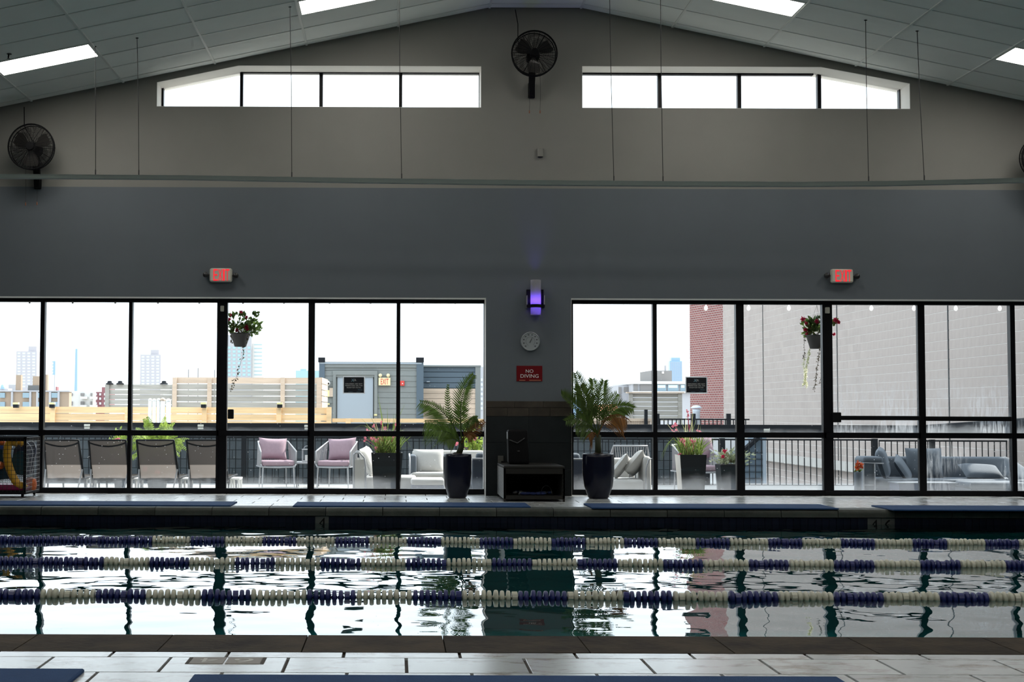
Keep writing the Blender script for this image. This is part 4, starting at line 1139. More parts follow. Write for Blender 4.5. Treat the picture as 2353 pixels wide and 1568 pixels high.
tag(MB().lathe([(.02, -.09), (.075, -.07), (.085, 0), (.075, .06), (.03, .085)], 16, q).build('net_bag', M['toy_o'], smooth=True, loc=q), 'orange mesh bag of dive toys in the corner of the cart', 'bag')
# ================================================================== THE PATIO
ZP = -.25
YR, YM = 26.6, 27.0          # guard railing, charcoal wall
tag(MB().box(-9, 12.2, YO, YM + .3, -.6, ZP).build('ground', M['patio'], loc=(1.8, 23, ZP)), 'pale paved rooftop patio outside the windows', 'ground', kind='structure')
tag(MB().box(-60, 60, YM + .3, 62, -2.2, -1.6).build('ground_lower', M['shingle'], loc=(1.8, 40, -1.6)), 'lower gravel roof beyond the patio', 'ground', kind='structure')
tag(MB().box(-3000, 3000, 62, 6000, -22, -18).build('ground_city', M['conc'], loc=(0, 600, -18)), 'city ground far below the roofs', 'ground', kind='structure')
ZB1, ZB0 = P(1000, 974, YM).z, P(1800, 996.5, YM).z
xwr = P(1592, 1000, YM).x
wl = tag(MB().box(-9, xwr, YM + .012, YM + .25, ZP - .2, ZB0).build('wall_parapet', M['cmu_j'], loc=(0, YM, ZP)), 'charcoal block parapet wall behind the patio railing', 'wall', kind='structure')
bh = .172; bw = .40
me = MB().cbox(-bw / 2 + .004, bw / 2 - .004, -bh / 2 + .004, bh / 2 - .004, 0, .014, .004)
bb = MB().add([(p[0], -p[2], p[1]) for p in me.v], me.f).mesh('block'); bb.materials.append(M['cmu'])
zz = ZB0 - bh / 2; r = 0
while zz > ZP - .05:
    X = P(-30, 1050, YM).x + (bw / 2 if r % 2 else 0)
    while X < xwr - .2:
        place('block', bb, (X, YM + .014, zz), wl); X += bw
    zz -= bh; r += 1
bd = thing('drink_rail_beam', 'long charcoal beam with small step lights along the patio edge', 'beam', (1.5, YM, ZB0))
MB().box(-9, P(2118, 985, YM).x, YM - .10, YM + .02, ZB0, ZB1).build('beam', M['band'], bd)
M['steplight'] = mat('step_light_lens', (.55, .55, .50), .5)
for x in (200, 461, 706, 986, 1762):
    q = P(x, 979 + (x - 200) * .0036 + (5 if x > 1700 else 0), YM - .12)
    l_ = MB().rbox(q.x - .055, q.x + .055, YM - .135, YM - .10, q.z - .012, q.z + .03, .006).build('step_light', M['steplight'], bd)
    MB().box(q.x - .05, q.x + .05, YM - .13, YM - .10, q.z - .055, q.z - .022).build('lens', M['steplight'], l_)
q0, q1 = P(2119, 978, 26.9), P(2420, 957, 24.2)
q2, q3 = P(2119, 998, 26.9), P(2420, 1004, 24.2)
mb = MB().hexa([(q2.x, 26.9, q2.z), (q3.x, 24.2, q3.z), (q3.x, 24.4, q3.z), (q2.x, 27.1, q2.z), (q0.x, 26.9, q0.z), (q1.x, 24.2, q1.z), (q1.x, 24.4, q1.z), (q0.x, 27.1, q0.z)])
tag(mb.build('ramp_beam', M['band'], loc=q2), 'charcoal beam sloping up at the right behind the fogged pane', 'beam')

def railing(name, label, x0, x1, Y, yt, yb, pitch, pick_r=.008, posts=(), rail_h=.03, m='chaircoal', post_top=None):
    a, b = P(x0, yt, Y), P(x1, yt, Y); zt, zb = P((x0 + x1) / 2, yt, Y).z, P((x0 + x1) / 2, yb, Y).z
    t_ = thing(name, label, 'railing', ((a.x + b.x) / 2, Y, zb))
    MB().box(a.x, b.x, Y - .02, Y + .02, zt - rail_h, zt).build('top_rail', M[m], t_)
    MB().box(a.x, b.x, Y - .015, Y + .015, zb, zb + .022).build('bottom_rail', M[m], t_)
    n = int((b.x - a.x) / pitch); pm = MB().box(-pick_r, pick_r, -pick_r, pick_r, 0, zt - zb).mesh('picket'); pm.materials.append(M[m])
    for i in range(n + 1): place('picket', pm, (a.x + i * pitch, Y, zb), t_)
    for px in posts:
        q = P(px, yb, Y); top = P(px, post_top, Y).z if post_top else zt + .01
        MB().box(q.x - .045, q.x + .045, Y - .045, Y + .045, min(zb, ZP if Y < 28 else zb), top).build('post', M[m], t_)
    return t_
railing('patio_railing', 'black picket railing in front of the charcoal wall and lounge chairs', -20, 1112, YR, 1003.5, 1112, .113, posts=(0, 560, 1090))
railing('patio_railing', 'black picket railing behind the right hand planters', 1314, 2012, YR, 1008.5, 1117, .113, posts=(1625, 1660, 2011))
railing('patio_railing', 'black picket railing behind the blue shaded sofa', 2020, 2400, YR + .25, 1012, 1118, .113, posts=(2143,))

# things just beyond the railing on the right
M['litroof'] = mat('sunlit_roof_white', (.72, .72, .72), .8)
x0_, x1_, z0_, z1_ = rect(1593, 994, 1742, 1050, 29)
tag(MB().box(x0_, x1_, 29, 29.2, -1.6, z1_).build('lit_roof_sheet', M['litroof'], loc=(x0_, 29, -1.6)), 'white upright sheet for the sunlit lower roof behind the pickets right of the tall planter', 'wall', kind='structure')  # upright white sheet in place of the sunlit lower roof
t_ = thing('stair_bulkhead', 'blue grey sided stair bulkhead with a slanted top behind the railing', 'building', P(1730, 1120, 27.9))
pp = [P(x, y, 27.9) for x, y in ((1690, 1130), (1690, 1052), (1742, 1006), (1761, 1006), (1761, 1130))]
MB().prism([(p.x, p.z) for p in pp], 'y', 27.9, 28.6).build('side_wall', M['sidingb'], t_)
a, b = P(1688, 1054, 27.88), P(1743, 1005, 27.88)
MB().tube([a, b], .05, 6).build('slanted_cap', M['band'], t_)
for i in range(6):
    y = 1040 + i * 15; a = P(1700, y, 27.9); b = P(1761, y, 27.9)
    MB().box(a.x, b.x, 27.885, 27.9, a.z - .006, a.z).build('siding_lap', M['band'], t_)
q = P(1757, 1060, 27.85); MB().box(q.x - .03, q.x + .03, 27.84, 27.9, -1.0, P(1757, 1006, 27.9).z).build('corner_board', M['doorg'], t_)

# --- neighbour's block wall running away on the right
XB = 11.4
bwl = tag(MB().box(XB + .006, XB + .4, 24.0, 50.2, -2, 7.9).build('wall_neighbour', M['mortar'], loc=(XB, 37, -2)), 'tall beige block wall of the neighbouring building on the right', 'wall', kind='structure')
bl_y, bl_z = .40, .20
one = MB().hexa([(.03, -.195, -.094), (.03, .195, -.094), (.03, .195, .094), (.03, -.195, .094), (0, -.1993, -.094), (0, .1993, -.094), (0, .1993, .094), (0, -.1993, .094)])
ome = one.mesh('block'); ome.materials.append(M['block'])
cells = []
for r in range(-9, 39):
    z = .1 + r * bl_z; y = 24.2 + (bl_y / 2 if r % 2 else 0)
    while y < 50:
        sy = PCY + 161 - FPX * (z - CAM.z) / y; sx_ = 910 + FPX * XB / y
        vis = 690 < sy < 975 and sx_ < 2360
        cells.append((0 if vis else 1, y, z)); y += bl_y
cells.sort(key=lambda c: (c[0], c[1]))
rest = MB()
for i, (v, y, z) in enumerate(cells):
    if i < 300: place('block', ome, (XB, y, z), bwl)
    else: rest.add([(XB + p[0], y + p[1], z + p[2]) for p in one.v], one.f)
o = rest.build('block_courses', M['block'], bwl); o['kind'] = 'stuff'
for px in (1754.5, 1925, 2181):
    y = FPX * XB / (px - 910.0)
    MB().box(XB - .012, XB + .01, y - .02, y + .02, -1.6, 7.9).build('control_joint', M['cmu_j'], bwl)
for k in range(9):
    MB().box(XB - .22, XB + .01, 24.2 + k * 2.9, 24.2 + k * 2.9 + 2.88, -.36, -.14).build('ledge_stone', M['conc'], bwl)
# red brick return beyond it
a = Vector((XB + .02, 49.9, 0)); dirv = Vector((-.212, 1, 0)).normalized(); L_ = 2.95
rb = bpy.data.objects.new('wall_neighbour_brick', MB().box(0, L_, 0, .3, -2, 7.9).mesh('wall_neighbour_brick')); rb.data.materials.append(M['redbrick']); COL.objects.link(rb)
rb.location = a; rb.rotation_euler = (0, 0, math.atan2(dirv.y, dirv.x)); rb.scale = (1, -1, 1)
tag(rb, 'red brick corner of the neighbouring building', 'wall', kind='structure')

# --- hanging baskets
def leaf(mb, p, d, l, w):
    d = Vector(d).normalized(); s = d.cross(Vector((random.uniform(-1, 1), random.uniform(-1, 1), random.uniform(-.3, 1)))).normalized()
    p = Vector(p); mb.strip([p, p + d * l * .5, p + d * l], s, [w * .15, w, w * .1])
def rnd(s): return Vector((random.uniform(-s, s), random.uniform(-s, s), random.uniform(-s, s)))
def flower(mb, p, r):
    for k in range(6):
        w = k * math.pi / 3 + random.uniform(0, .5); d = Vector((math.cos(w), random.uniform(-.7, .1), math.sin(w)))
        leaf(mb, p, d, r, r * .42)
def basket(pot, fol, flowers, vines, hang, label, Y=19.85):
    (xt0, xt1, yt, xb0, xb1, yb) = pot
    cx_ = (P(xt0, yt, Y).x + P(xt1, yt, Y).x) / 2; zt = P(xt0, yt, Y).z; zb = P(xb0, yb, Y).z
    rt = (P(xt1, yt, Y).x - P(xt0, yt, Y).x) / 2; rb_ = (P(xb1, yb, Y).x - P(xb0, yb, Y).x) / 2; h = zt - zb
    t_ = thing('hanging_basket', label, 'hanging basket', (cx_, Y, zb), 'hanging baskets outside the windows')
    MB().lathe([(rb_ * .9, .012), (rb_, 0), (rt * .97, h * .93), (rt * 1.04, h * .93), (rt * 1.05, h), (rt * .95, h), (rt * .93, h * .9)], 28, (cx_, Y, zb)).build('pot', M['potgrey'], t_, True)
    MB().lathe([(rt * .93, h * .9), (.01, h * .95)], 20, (cx_, Y, zb)).build('soil', M['soil'], t_)
    mb = MB(); 
    for (fx, fy, n, sp_) in fol:
        c = P(fx, fy, Y); root = Vector((cx_ + random.uniform(-.5, .5) * rt, Y + random.uniform(-.06, .06), zt))
        mb.tube([root, lerp(root, c, .6) + rnd(.015), c], .003, 4)
        for i in range(n):
            p = c + rnd(sp_); leaf(mb, p, (p - root).normalized() + rnd(.8), random.uniform(.045, .085), random.uniform(.014, .028))
    mb.build('foliage', M['leafdk'], t_)
    for (fx, fy, r) in flowers:
        c = P(fx, fy, Y - .08); m2 = MB(); flower(m2, c, r); flower(m2, c + rnd(.012), r * .8)
        root = Vector((cx_, Y, zt)); m2.tube([root, lerp(root, c, .6) + rnd(.01), c], .0022, 4); m2.build('blossom', M['rose'], t_)
    for (pts, m_, dens, ls) in vines:
        m2 = MB(); ps = [P(x, y, Y - .1) for x, y in pts]; m2.tube(ps, .0025, 4)
        for i in range(dens):
            u = random.random() * (len(ps) - 1); k = int(u); p = lerp(ps[k], ps[min(k + 1, len(ps) - 1)], u - k) + rnd(.008 + ls * .25)
            leaf(m2, p, rnd(1) + Vector((0, 0, -.8)), ls * random.uniform(.6, 1.2), ls * .32)
        m2.build('trailing_vine', M[m_], t_)
    hk = P(hang[0], hang[1], Y)
    for k in range(3):
        w = 2 * math.pi * k / 3 + .4
        MB().tube([(cx_ + rt * math.cos(w), Y + rt * math.sin(w), zt), (hk.x, Y, hk.z)], .0016, 4).build('hanger_wire', M['cable'], t_)
    MB().tube([(hk.x, Y, hk.z), (hk.x, Y, 2.86)], .0025, 5).build('hook', M['cable'], t_)
M['potgrey'] = mat('charcoal_plastic_pot', (.055, .052, .052), .55)
basket((529, 576, 766, 539.5, 566, 797), [(532, 752, 40, .07), (545, 757, 60, .07), (560, 758, 60, .07), (572, 755, 40, .06), (535, 730, 12, .03), (553, 731, 22, .045), (577, 737, 12, .03), (585, 726, 14, .035), (588, 752, 26, .045), (580, 760, 20, .05), (525, 740, 10, .03), (568, 737, 10, .03)],
    [(554, 717, .030), (527, 734, .030), (567, 729, .028), (545, 759, .035), (566, 752, .038), (531, 724, .02), (568, 757, .03)],
    [([(560, 795), (560, 810), (554, 830), (549, 848), (545, 862), (538, 880), (529, 897)], 'vine', 46, .034), ([(532, 772), (531, 790)], 'vine', 8, .04), ([(570, 768), (566, 782), (562, 797)], 'vine', 12, .035)],
    (553, 680), 'hanging basket with red flowers and a dark trailing vine beside the left door')
basket((1852, 1899, 770.5, 1862, 1890, 801.5), [(1862, 755, 50, .06), (1875, 757, 60, .07), (1888, 755, 60, .07), (1868, 742, 20, .05), (1882, 738, 20, .05), (1849, 744, 8, .03), (1912, 745, 12, .03), (1918, 742, 8, .03), (1858, 764, 20, .05)],
    [(1845, 732, .045), (1852, 743, .03), (1851, 758, .035), (1854, 766, .025), (1877, 739, .04), (1920, 736, .04), (1926, 741, .035), (1916, 768, .028), (1890, 744, .03)],
    [([(1860, 800), (1859, 815), (1854, 835), (1852, 855), (1850, 872), (1845, 887)], 'vinep', 260, .024), ([(1848, 822), (1846, 840), (1850, 860), (1852, 880), (1854, 889)], 'vinep', 160, .022), ([(1849, 772), (1848, 790), (1848, 812), (1847, 822)], 'vine', 30, .025),
     ([(1884, 775), (1883, 800), (1881, 825), (1877, 850), (1874, 875), (1871, 898)], 'vine', 110, .024), ([(1890, 848), (1886, 870), (1883, 880)], 'vine', 20, .018)],
    (1877, 702), 'hanging basket with red flowers and a pale trailing vine beside the right door')

# --- string lights under the canopy
def bulb_mat():
    m = bpy.data.materials.new('clear_bulb'); m.use_nodes = True; N, L = nt(m); N.remove(N['Principled BSDF'])
    tr = N.new('ShaderNodeBsdfTransparent'); tl = N.new('ShaderNodeBsdfTranslucent'); tl.inputs[0].default_value = (.95, .95, .95, 1)
    L.new(mix(N, L, .35, tr.outputs[0], tl.outputs[0]), N['Material Output'].inputs[0]); return m
M['bulbglass'] = bulb_mat()
Ysl = 20.08
bulbs = [68, 167, 265, 363, 458, 558.5, 652.5, 757.5, 851.5, 950, 1046, 1340, 1433, 1530, 1622, 1720, 1812.5, 2002, 2100, 2196, 2297]
t_ = thing('string_lights', 'string of small clear bulbs hanging under the canopy edge', 'string lights', (1.5, Ysl, 2.86))
pts = []
for i, x in enumerate(bulbs):
    q = P(x, 695 + (x / 2353) * 3, Ysl); top = q + Vector((0, 0, .035)); pts.append(top)
    s_ = MB().lathe([(.012, .005), (.014, .01), (.014, .05), (.006, .055)], 10, q + Vector((0, 0, -.02))).build('socket', M['black'], t_)
    MB().lathe([(.002, -.085), (.018, -.078), (.028, -.055), (.024, -.03), (.012, -.012), (.011, .006)], 12, q + Vector((0, 0, -.02))).build('bulb', M['bulbglass'], s_, True)
    if i + 1 < len(bulbs):
        n_ = P(bulbs[i + 1], 690, Ysl); pts.append(Vector(((q.x + n_.x) / 2, Ysl, top.z + .01)))
MB().tube(pts, .004, 5).build('wire', M['black'], t_)
for p in pts[::2]: MB().tube([p, (p.x, Ysl, 2.86)], .002, 4).build('hanger', M['black'], t_)

# --- notice signs on the glass
M['acrylic'] = mat('frosted_acrylic', (.8, .8, .8), .5, trans=.8)
M['signblk'] = mat('black_notice', (.008, .010, .016), .35); M['teal'] = mat('pale_teal_print', (.14, .26, .34), .5)
def notice(x0, y0, x1, y1, label):
    Y = YF - .012; a, b, c, d = rect(x0, y0, x1, y1, Y)
    t_ = thing('notice_sign', label, 'sign', ((a + b) / 2, Y, c), 'black patio notices on the windows')
    MB().box(a, b, Y, Y + .006, c, d).build('sign_border', M['acrylic'], t_)
    i = .012; MB().box(a + i, b - i, Y - .002, Y, c + i, d - i).build('sign_panel', M['signblk'], t_)
    w, h = b - a, d - c; yy = Y - .0035
    U = lambda u, v: (a + w * u, c + h * v)
    def tx(s, u0, v0, u1, v1, m='white', sp=1.25, sh=0, nm='lettering'):
        p, q = U(u0, v0), U(u1, v1); text_mb(s, p[0], q[0], p[1], q[1], yy, .0012, sh, sp).build(nm, M[m], t_)
    tx('CHILDREN ARE NOT', .11, .53, .89, .60); tx('PERMITTED ON THE', .11, .425, .89, .495); tx('ROOFTOP PATIO.', .18, .315, .83, .385)
    tx('CEL', .47, .735, .61, .84, sp=1.0, nm='logo_lettering')
    tx('Thank you', .68, .17, .88, .26, 'teal', 1.0, .35)
    mb = MB()
    for (p, q) in (((.40, .86), (.50, .68)), ((.50, .86), (.38, .69))):
        A, B = U(*p), U(*q); mb.tube([(A[0], yy, A[1]), (B[0], yy, B[1])], .006, 4)
    mb.build('logo_figure', M['teal'], t_)
    mb = MB()
    for u0, u1 in ((.25, .45), (.62, .80)): p, q = U(u0, .095), U(u1, .11); mb.box(p[0], q[0], yy, yy + .001, p[1], q[1])
    mb.build('fine_print', M['teal'], t_)
notice(788, 865, 838.5, 905, 'black notice sign in the left window, in front of the grey door')
notice(1575, 866, 1625.5, 904.5, 'black notice sign in the right window, in front of the brick corner')

# --- loungers
M['backshade'] = mat('shade_sheet_dark', (.022, .024, .028), .9, spec=.1, trans=.1, see=.25)  # shade colour for the upper lounger backs
def lounger(tl, tr_, bl_, br_, label):
    Yt, Yb = 21.75, 22.3
    A, B, C, D = P(tl, 1012, Yt), P(tr_, 1012, Yt), P(br_, 1104, Yb), P(bl_, 1104, Yb)
    t_ = thing('lounge_chair', label, 'lounge chair', ((C.x + D.x) / 2, Yb, ZP), 'lounge chairs facing the city')
    r = .016
    for p, q in ((A, D), (B, C)): MB().tube([p, lerp(p, q, .5) + Vector((0, .02, 0)), q + (q - p) * .06], r, 8).build('back_rail', M['chaircoal'], t_, True)
    MB().tube([A, lerp(A, B, .5) + Vector((0, .03, 0)), B], r * .9, 8).build('top_bar', M['chaircoal'], t_, True)
    MB().tube([bez(lerp(A, D, .06), lerp(lerp(A, D, .22), lerp(B, C, .22), .5) + Vector((0, .05, -.02)), lerp(B, C, .06), k / 8) for k in range(9)], r * .8, 8).build('head_bar', M['chaircoal'], t_, True)
    MB().tube([lerp(A, D, .97), lerp(lerp(A, D, .99), lerp(B, C, .99), .5) + Vector((0, .02, -.015)), lerp(B, C, .97)], r * 1.1, 8).build('cross_bar', M['chaircoal'], t_, True)
    vs, fs = [], []; n = 8
    for i in range(n + 1):
        for j in range(n + 1):
            u, v = i / n, j / n; p = lerp(lerp(A, B, u), lerp(D, C, u), v * .98); p = p + Vector((0, .045 * math.sin(math.pi * u), 0)); vs.append(p)
    for i in range(n):
        for j in range(n): a = i * (n + 1) + j; fs.append((a, a + 1, a + n + 2, a + n + 1))
    MB().add(vs, fs).build('back_sling', M['sling'], t_, True)
    MB().add([Vector(p) + Vector((0, -.008, 0)) for p in vs], [f for k, f in enumerate(fs) if (k % n) < 5]).build('shade_sheet', M['backshade'], t_, True)  # added dark sheet standing in for the shade on the upper back
    zs = C.z + .03
    for p in (D, C): MB().tube([(p.x, Yb - .05, zs), (p.x, Yb + 1.25, zs)], r, 8).build('side_rail', M['chaircoal'], t_, True)
    MB().tube([(D.x, Yb + 1.25, zs), (C.x, Yb + 1.25, zs)], r, 8).build('foot_bar', M['chaircoal'], t_)
    MB().box(D.x, C.x, Yb, Yb + 1.25, zs - .004, zs + .004).build('seat_sling', M['sling'], t_)
    for p, up in ((D, lerp(A, D, .72)), (C, lerp(B, C, .72))):
        MB().tube([up, (p.x - .09 if p is C else p.x + .0, Yb - .16, ZP)], r * .8, 6).build('strut', M['greym'], t_)
        MB().tube([(p.x, Yb + .1, zs), (p.x, Yb + .06, ZP)], r, 6).build('leg', M['chaircoal'], t_)
        MB().tube([(p.x, Yb + 1.1, zs), (p.x, Yb + 1.16, ZP)], r, 6).build('leg', M['chaircoal'], t_)
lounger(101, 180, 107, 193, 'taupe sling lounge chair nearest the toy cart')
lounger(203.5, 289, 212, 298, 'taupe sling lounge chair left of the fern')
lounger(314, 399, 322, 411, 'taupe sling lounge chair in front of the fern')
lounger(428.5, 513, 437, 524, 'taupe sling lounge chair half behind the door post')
def side_table(x0, x1, yt, Y, label):
    a, b = P(x0, yt, Y), P(x1, yt, Y); t_ = thing('side_table', label, 'side table', ((a.x + b.x) / 2, Y, ZP), 'white side tables between the loungers')
    w = b.x - a.x; MB().rbox(a.x, b.x, Y, Y + .42, a.z - .03, a.z, .008).build('table_top', M['white'], t_)
    for xx in (a.x + .02, b.x - .02):
        for yy in (Y + .03, Y + .39): MB().box(xx - .015, xx + .015, yy - .015, yy + .015, ZP, a.z - .03).build('leg', M['white'], t_)
side_table(299, 320, 1099.5, 22.6, 'white side table beside the fern lounge chair'); side_table(413, 436, 1099.5, 22.6, 'white side table between the fern chair and the door post')
side_table(528, 551, 1099, 22.6, 'white side table right of the door post'); side_table(195, 211, 1100, 22.6, 'white side table between the first two lounge chairs')

# --- fern and flowers behind the loungers
def fern(cx, cy_, Y, rpx, n, label, flowers=()):
    c = P(cx, cy_, Y); R_ = rpx / FPX * Y
    t_ = thing('potted_fern', label, 'potted plant', (c.x, Y, ZP))
    MB().lathe([(.13, ZP), (.15, ZP + .02), (.20, c.z - .12), (.21, c.z - .1), (.19, c.z - .1), (.18, c.z - .13)], 24, (c.x, Y, 0)).build('pot', M['planter'], t_, True)
    MB().lathe([(.18, c.z - .125), (.01, c.z - .11)], 16, (c.x, Y, 0)).build('soil', M['soil'], t_)
    root = Vector((c.x, Y, c.z - .1))
    for i in range(n):
        w = random.uniform(0, 2 * math.pi); el = random.uniform(.1, 1.35); L2 = R_ * random.uniform(.8, 1.15)
        d = Vector((math.cos(w) * math.cos(el), math.sin(w) * math.cos(el) * .7, math.sin(el)))
        tip = root + d * L2 + Vector((0, 0, .08 - (.35 * L2 * math.cos(el)))); ctl = root + d * L2 * .6 + Vector((0, 0, .20 * L2 + .05))
        mb = MB(); mb.tube([bez(root, ctl, tip, k / 6) for k in range(7)], .003, 4)
        for k in range(16):
            u = .15 + .85 * k / 16; p = bez(root, ctl, tip, u); tn = (bez(root, ctl, tip, min(1, u + .03)) - bez(root, ctl, tip, u - .03)).normalized()
            s_ = tn.cross(Vector((0, -.7, .7))).normalized(); ll = .055 * math.sin(math.pi * (.2 + .75 * u)) + .012
            for sg in (-1, 1): mb.strip([p, p + s_ * sg * ll * .6 + tn * .006, p + s_ * sg * ll + tn * .012 - Vector((0, 0, .008))], tn, [.006, .0085, .001])
        mb.build('frond', M['fern'], t_)
    for (fx, fy) in flowers:
        mb = MB(); p = P(fx, fy, Y - .35)
        for _ in range(5): flower(mb, p + rnd(.02), .04)
        mb.tube([root, p], .002, 4); mb.build('blossom', M['pink'], t_)
fern(362, 1042, 24.25, 92, 60, 'bright green fern behind the lounge chairs', ((332, 1079), (362, 1088)))
def bush(cx, cy_, Y, w, h, n, m, label, flowers, fm='pink', pot=None, lw=.02):
    c = P(cx, cy_, Y); s = Y / FPX; t_ = thing('potted_flowers', label, 'potted plant', (c.x, Y, ZP))
    mb = MB(); root = Vector((c.x, Y, c.z - h * s * .6))
    for i in range(n):
        p = c + Vector((random.gauss(0, .45) * w * s, random.gauss(0, .3) * w * s, random.gauss(0, .42) * h * s))
        leaf(mb, p, (p - root).normalized() + rnd(.9), random.uniform(.04, .085), lw)
        if i % 6 == 0: mb.tube([root, p], .0025, 4)
    mb.build('foliage', M[m], t_)
    for (fx, fy) in flowers:
        m2 = MB(); p = P(fx, fy, Y - .2)
        for _ in range(4): flower(m2, p + rnd(.018), .026)
        m2.tube([root, p], .002, 4); m2.build('blossom', M[fm], t_)
    (x0, x1, yt, xb0, xb1, yb) = pot
    a, b, zt = P(x0, yt, Y).x, P(x1, yt, Y).x, P(x0, yt, Y).z; a2, b2 = P(xb0, yb, Y).x, P(xb1, yb, Y).x; zb = ZP
    dd = (b - a) / 2; d2 = (b2 - a2) / 2
    MB().hexa([(a2, Y - d2, zb), (b2, Y - d2, zb), (b2, Y + d2, zb), (a2, Y + d2, zb), (a, Y - dd, zt), (b, Y - dd, zt), (b, Y + dd, zt), (a, Y + dd, zt)]).build('planter', M['planter'], t_)
    MB().box(a + .02, b - .02, Y - dd + .02, Y + dd - .02, zt - .02, zt + .006).build('soil', M['soil'], t_)
    return t_
bush(276, 1020, 24.2, 22, 30, 130, 'fern', 'leafy plant with a pink flower left of the fern', ((271, 1010), (266, 1011)), pot=(262, 290, 1062, 266, 286, 1120))
bush(1090, 1018, 24.5, 30, 34, 260, 'fern', 'lush green shrub with pink flowers behind the left palm', ((1044, 1018), (1093, 1008), (1049, 1021)), pot=(1068, 1112, 1060, 1072, 1108, 1120), lw=.026)
bush(1682, 1053, 22.9, 38, 17, 420, 'sage', 'sage green plant with magenta flowers in a low dark planter', ((1665, 1039), (1662, 1050)), 'rose', pot=(1649, 1706, 1068, 1656, 1699, 1112), lw=.014)

# --- tall planters with grasses
def grass_planter(x0, x1, yt, xb0, xb1, Y, blades, pinks, label, extra=()):
    a, b, zt = P(x0, yt, Y).x, P(x1, yt, Y).x, P((x0 + x1) / 2, yt, Y).z; a2, b2 = P(xb0, 1120, Y).x, P(xb1, 1120, Y).x
    dd, d2 = (b - a) / 2, (b2 - a2) / 2; yc = Y + dd
    t_ = thing('grass_planter', label, 'planter', ((a + b) / 2, yc, ZP), 'tall tapered planters')
    i = .02
    p8 = [(a2, yc - d2, ZP), (b2, yc - d2, ZP), (b2, yc + d2, ZP), (a2, yc + d2, ZP), (a, yc - dd, zt), (b, yc - dd, zt), (b, yc + dd, zt), (a, yc + dd, zt)]
    MB().hexa(p8).build('planter_body', M['planter'], t_)
    mb = MB(); mb.box(a, b, yc - dd - .003, yc - dd + i, zt - .004, zt + .014); mb.box(a, b, yc + dd - i, yc + dd, zt - .004, zt + .014); mb.box(a, a + i, yc - dd, yc + dd, zt - .004, zt + .014); mb.box(b - i, b, yc - dd, yc + dd, zt - .004, zt + .014)
    mb.build('lip', M['planter'], t_)
    MB().box(a + i, b - i, yc - dd + i, yc + dd - i, zt - .01, zt + .004).build('soil', M['soil'], t_)
    if extra:
        e_ = .004; MB().hexa([(a2 - e_, yc - d2, ZP), (a2, yc - d2, ZP), (a2, yc + d2, ZP), (a2 - e_, yc + d2, ZP), (a - e_, yc - dd, zt + .01), (a, yc - dd, zt + .01), (a, yc + dd, zt + .01), (a - e_, yc + dd, zt + .01)]).build('side_panel', M['planterl'], t_)
    cx_ = (a + b) / 2
    for (tx, ty, bend, m_) in blades:
        root = Vector((cx_ + random.uniform(-.10, .10), yc + random.uniform(-.10, .10), zt)); tip = P(tx, ty, yc + random.uniform(-.2, .2))
        ctl = lerp(root, tip, .5) + Vector((0, 0, bend * abs(tip.x - root.x) + .03)); mb = MB(); n = 7
        sd_ = Vector((random.uniform(-.3, .3) + .8, random.uniform(-.6, .6), 0)).normalized()
        mb.strip([bez(root, ctl, tip, k / n) for k in range(n + 1)], sd_, [.007 * (1 - (k / n) ** 2) + .0006 for k in range(n + 1)])
        mb.build('grass_blade', M[m_], t_)
    mb = MB()
    for i in range(170):
        root = Vector((cx_ + random.uniform(-.15, .15), yc + random.uniform(-.15, .15), zt)); d = Vector((random.gauss(0, .35), random.gauss(0, .3), 1)).normalized(); l_ = random.uniform(.15, .42)
        mb.strip([root, root + d * l_ * .5, root + d * l_ + Vector((d.x * .1, 0, -.03))], Vector((1, random.uniform(-.5, .5), 0)).normalized(), [.005, .006, .001])
    o = mb.build('undergrowth', M['grass'], t_)
    for (fx, fy, r) in pinks:
        mb = MB(); p = P(fx, fy, yc - .15)
        for _ in range(6): flower(mb, p + rnd(r * .7), r * .45)
        root = Vector((cx_, yc, zt)); mb.tube([root, lerp(root, p, .5) + rnd(.03), p], .003, 4); mb.build('blossom', M['pink'], t_)
grass_planter(853, 925, 1043.5, 861, 918, 20.9,
    [(873, 925, .1, 'grass'), (868, 905, .1, 'grass'), (880, 945, .1, 'grass'), (905, 950, .1, 'grass'), (912, 945, .1, 'grass'), (930, 930, .1, 'grass'), (938, 985, .4, 'grass'), (830, 962, .3, 'grass'), (838, 978, .3, 'straw'), (809, 991, .9, 'grass'),
     (848, 950, .2, 'grass'), (860, 960, .15, 'straw'), (890, 935, .1, 'grass'), (897, 960, .1, 'grass'), (944, 1030, 1.3, 'grass'), (942, 1000, .8, 'straw'), (918, 960, .2, 'grass'), (885, 965, .1, 'grass'), (925, 965, .3, 'grass'), (843, 970, .3, 'grass')],
    [(842, 1010, .045), (855, 1006, .045), (866, 1012, .035), (846, 990, .035), (864, 1031, .03), (858, 978, .03), (875, 972, .03), (885, 985, .03), (910, 975, .035), (905, 1005, .03)], 'tall dark tapered planter with grasses and pink flowers left of the first palm')
grass_planter(1563, 1624, 1048, 1571, 1618, 20.9,
    [(1591, 940, .05, 'straw'), (1577, 950, .1, 'straw'), (1580, 968, .1, 'straw'), (1565, 962, .15, 'grass'), (1524, 964, .1, 'straw'), (1607, 968, .1, 'straw'), (1600, 962, .1, 'grass'), (1594, 948, .05, 'straw'), (1519, 1052, 1.4, 'grass'), (1520, 1060, 1.3, 'grass'), (1550, 972, .2, 'grass'), (1610, 978, .1, 'grass'), (1570, 980, .2, 'straw')],
    [(1550, 978, .05), (1549, 993, .045), (1606, 993, .04), (1566, 1010, .04), (1592, 1015, .04), (1572, 1016, .03), (1579, 945, .03), (1580, 955, .03), (1560, 1045, .03)], 'tall dark tapered planter with pale grasses and pink flowers in the right window', (1,))
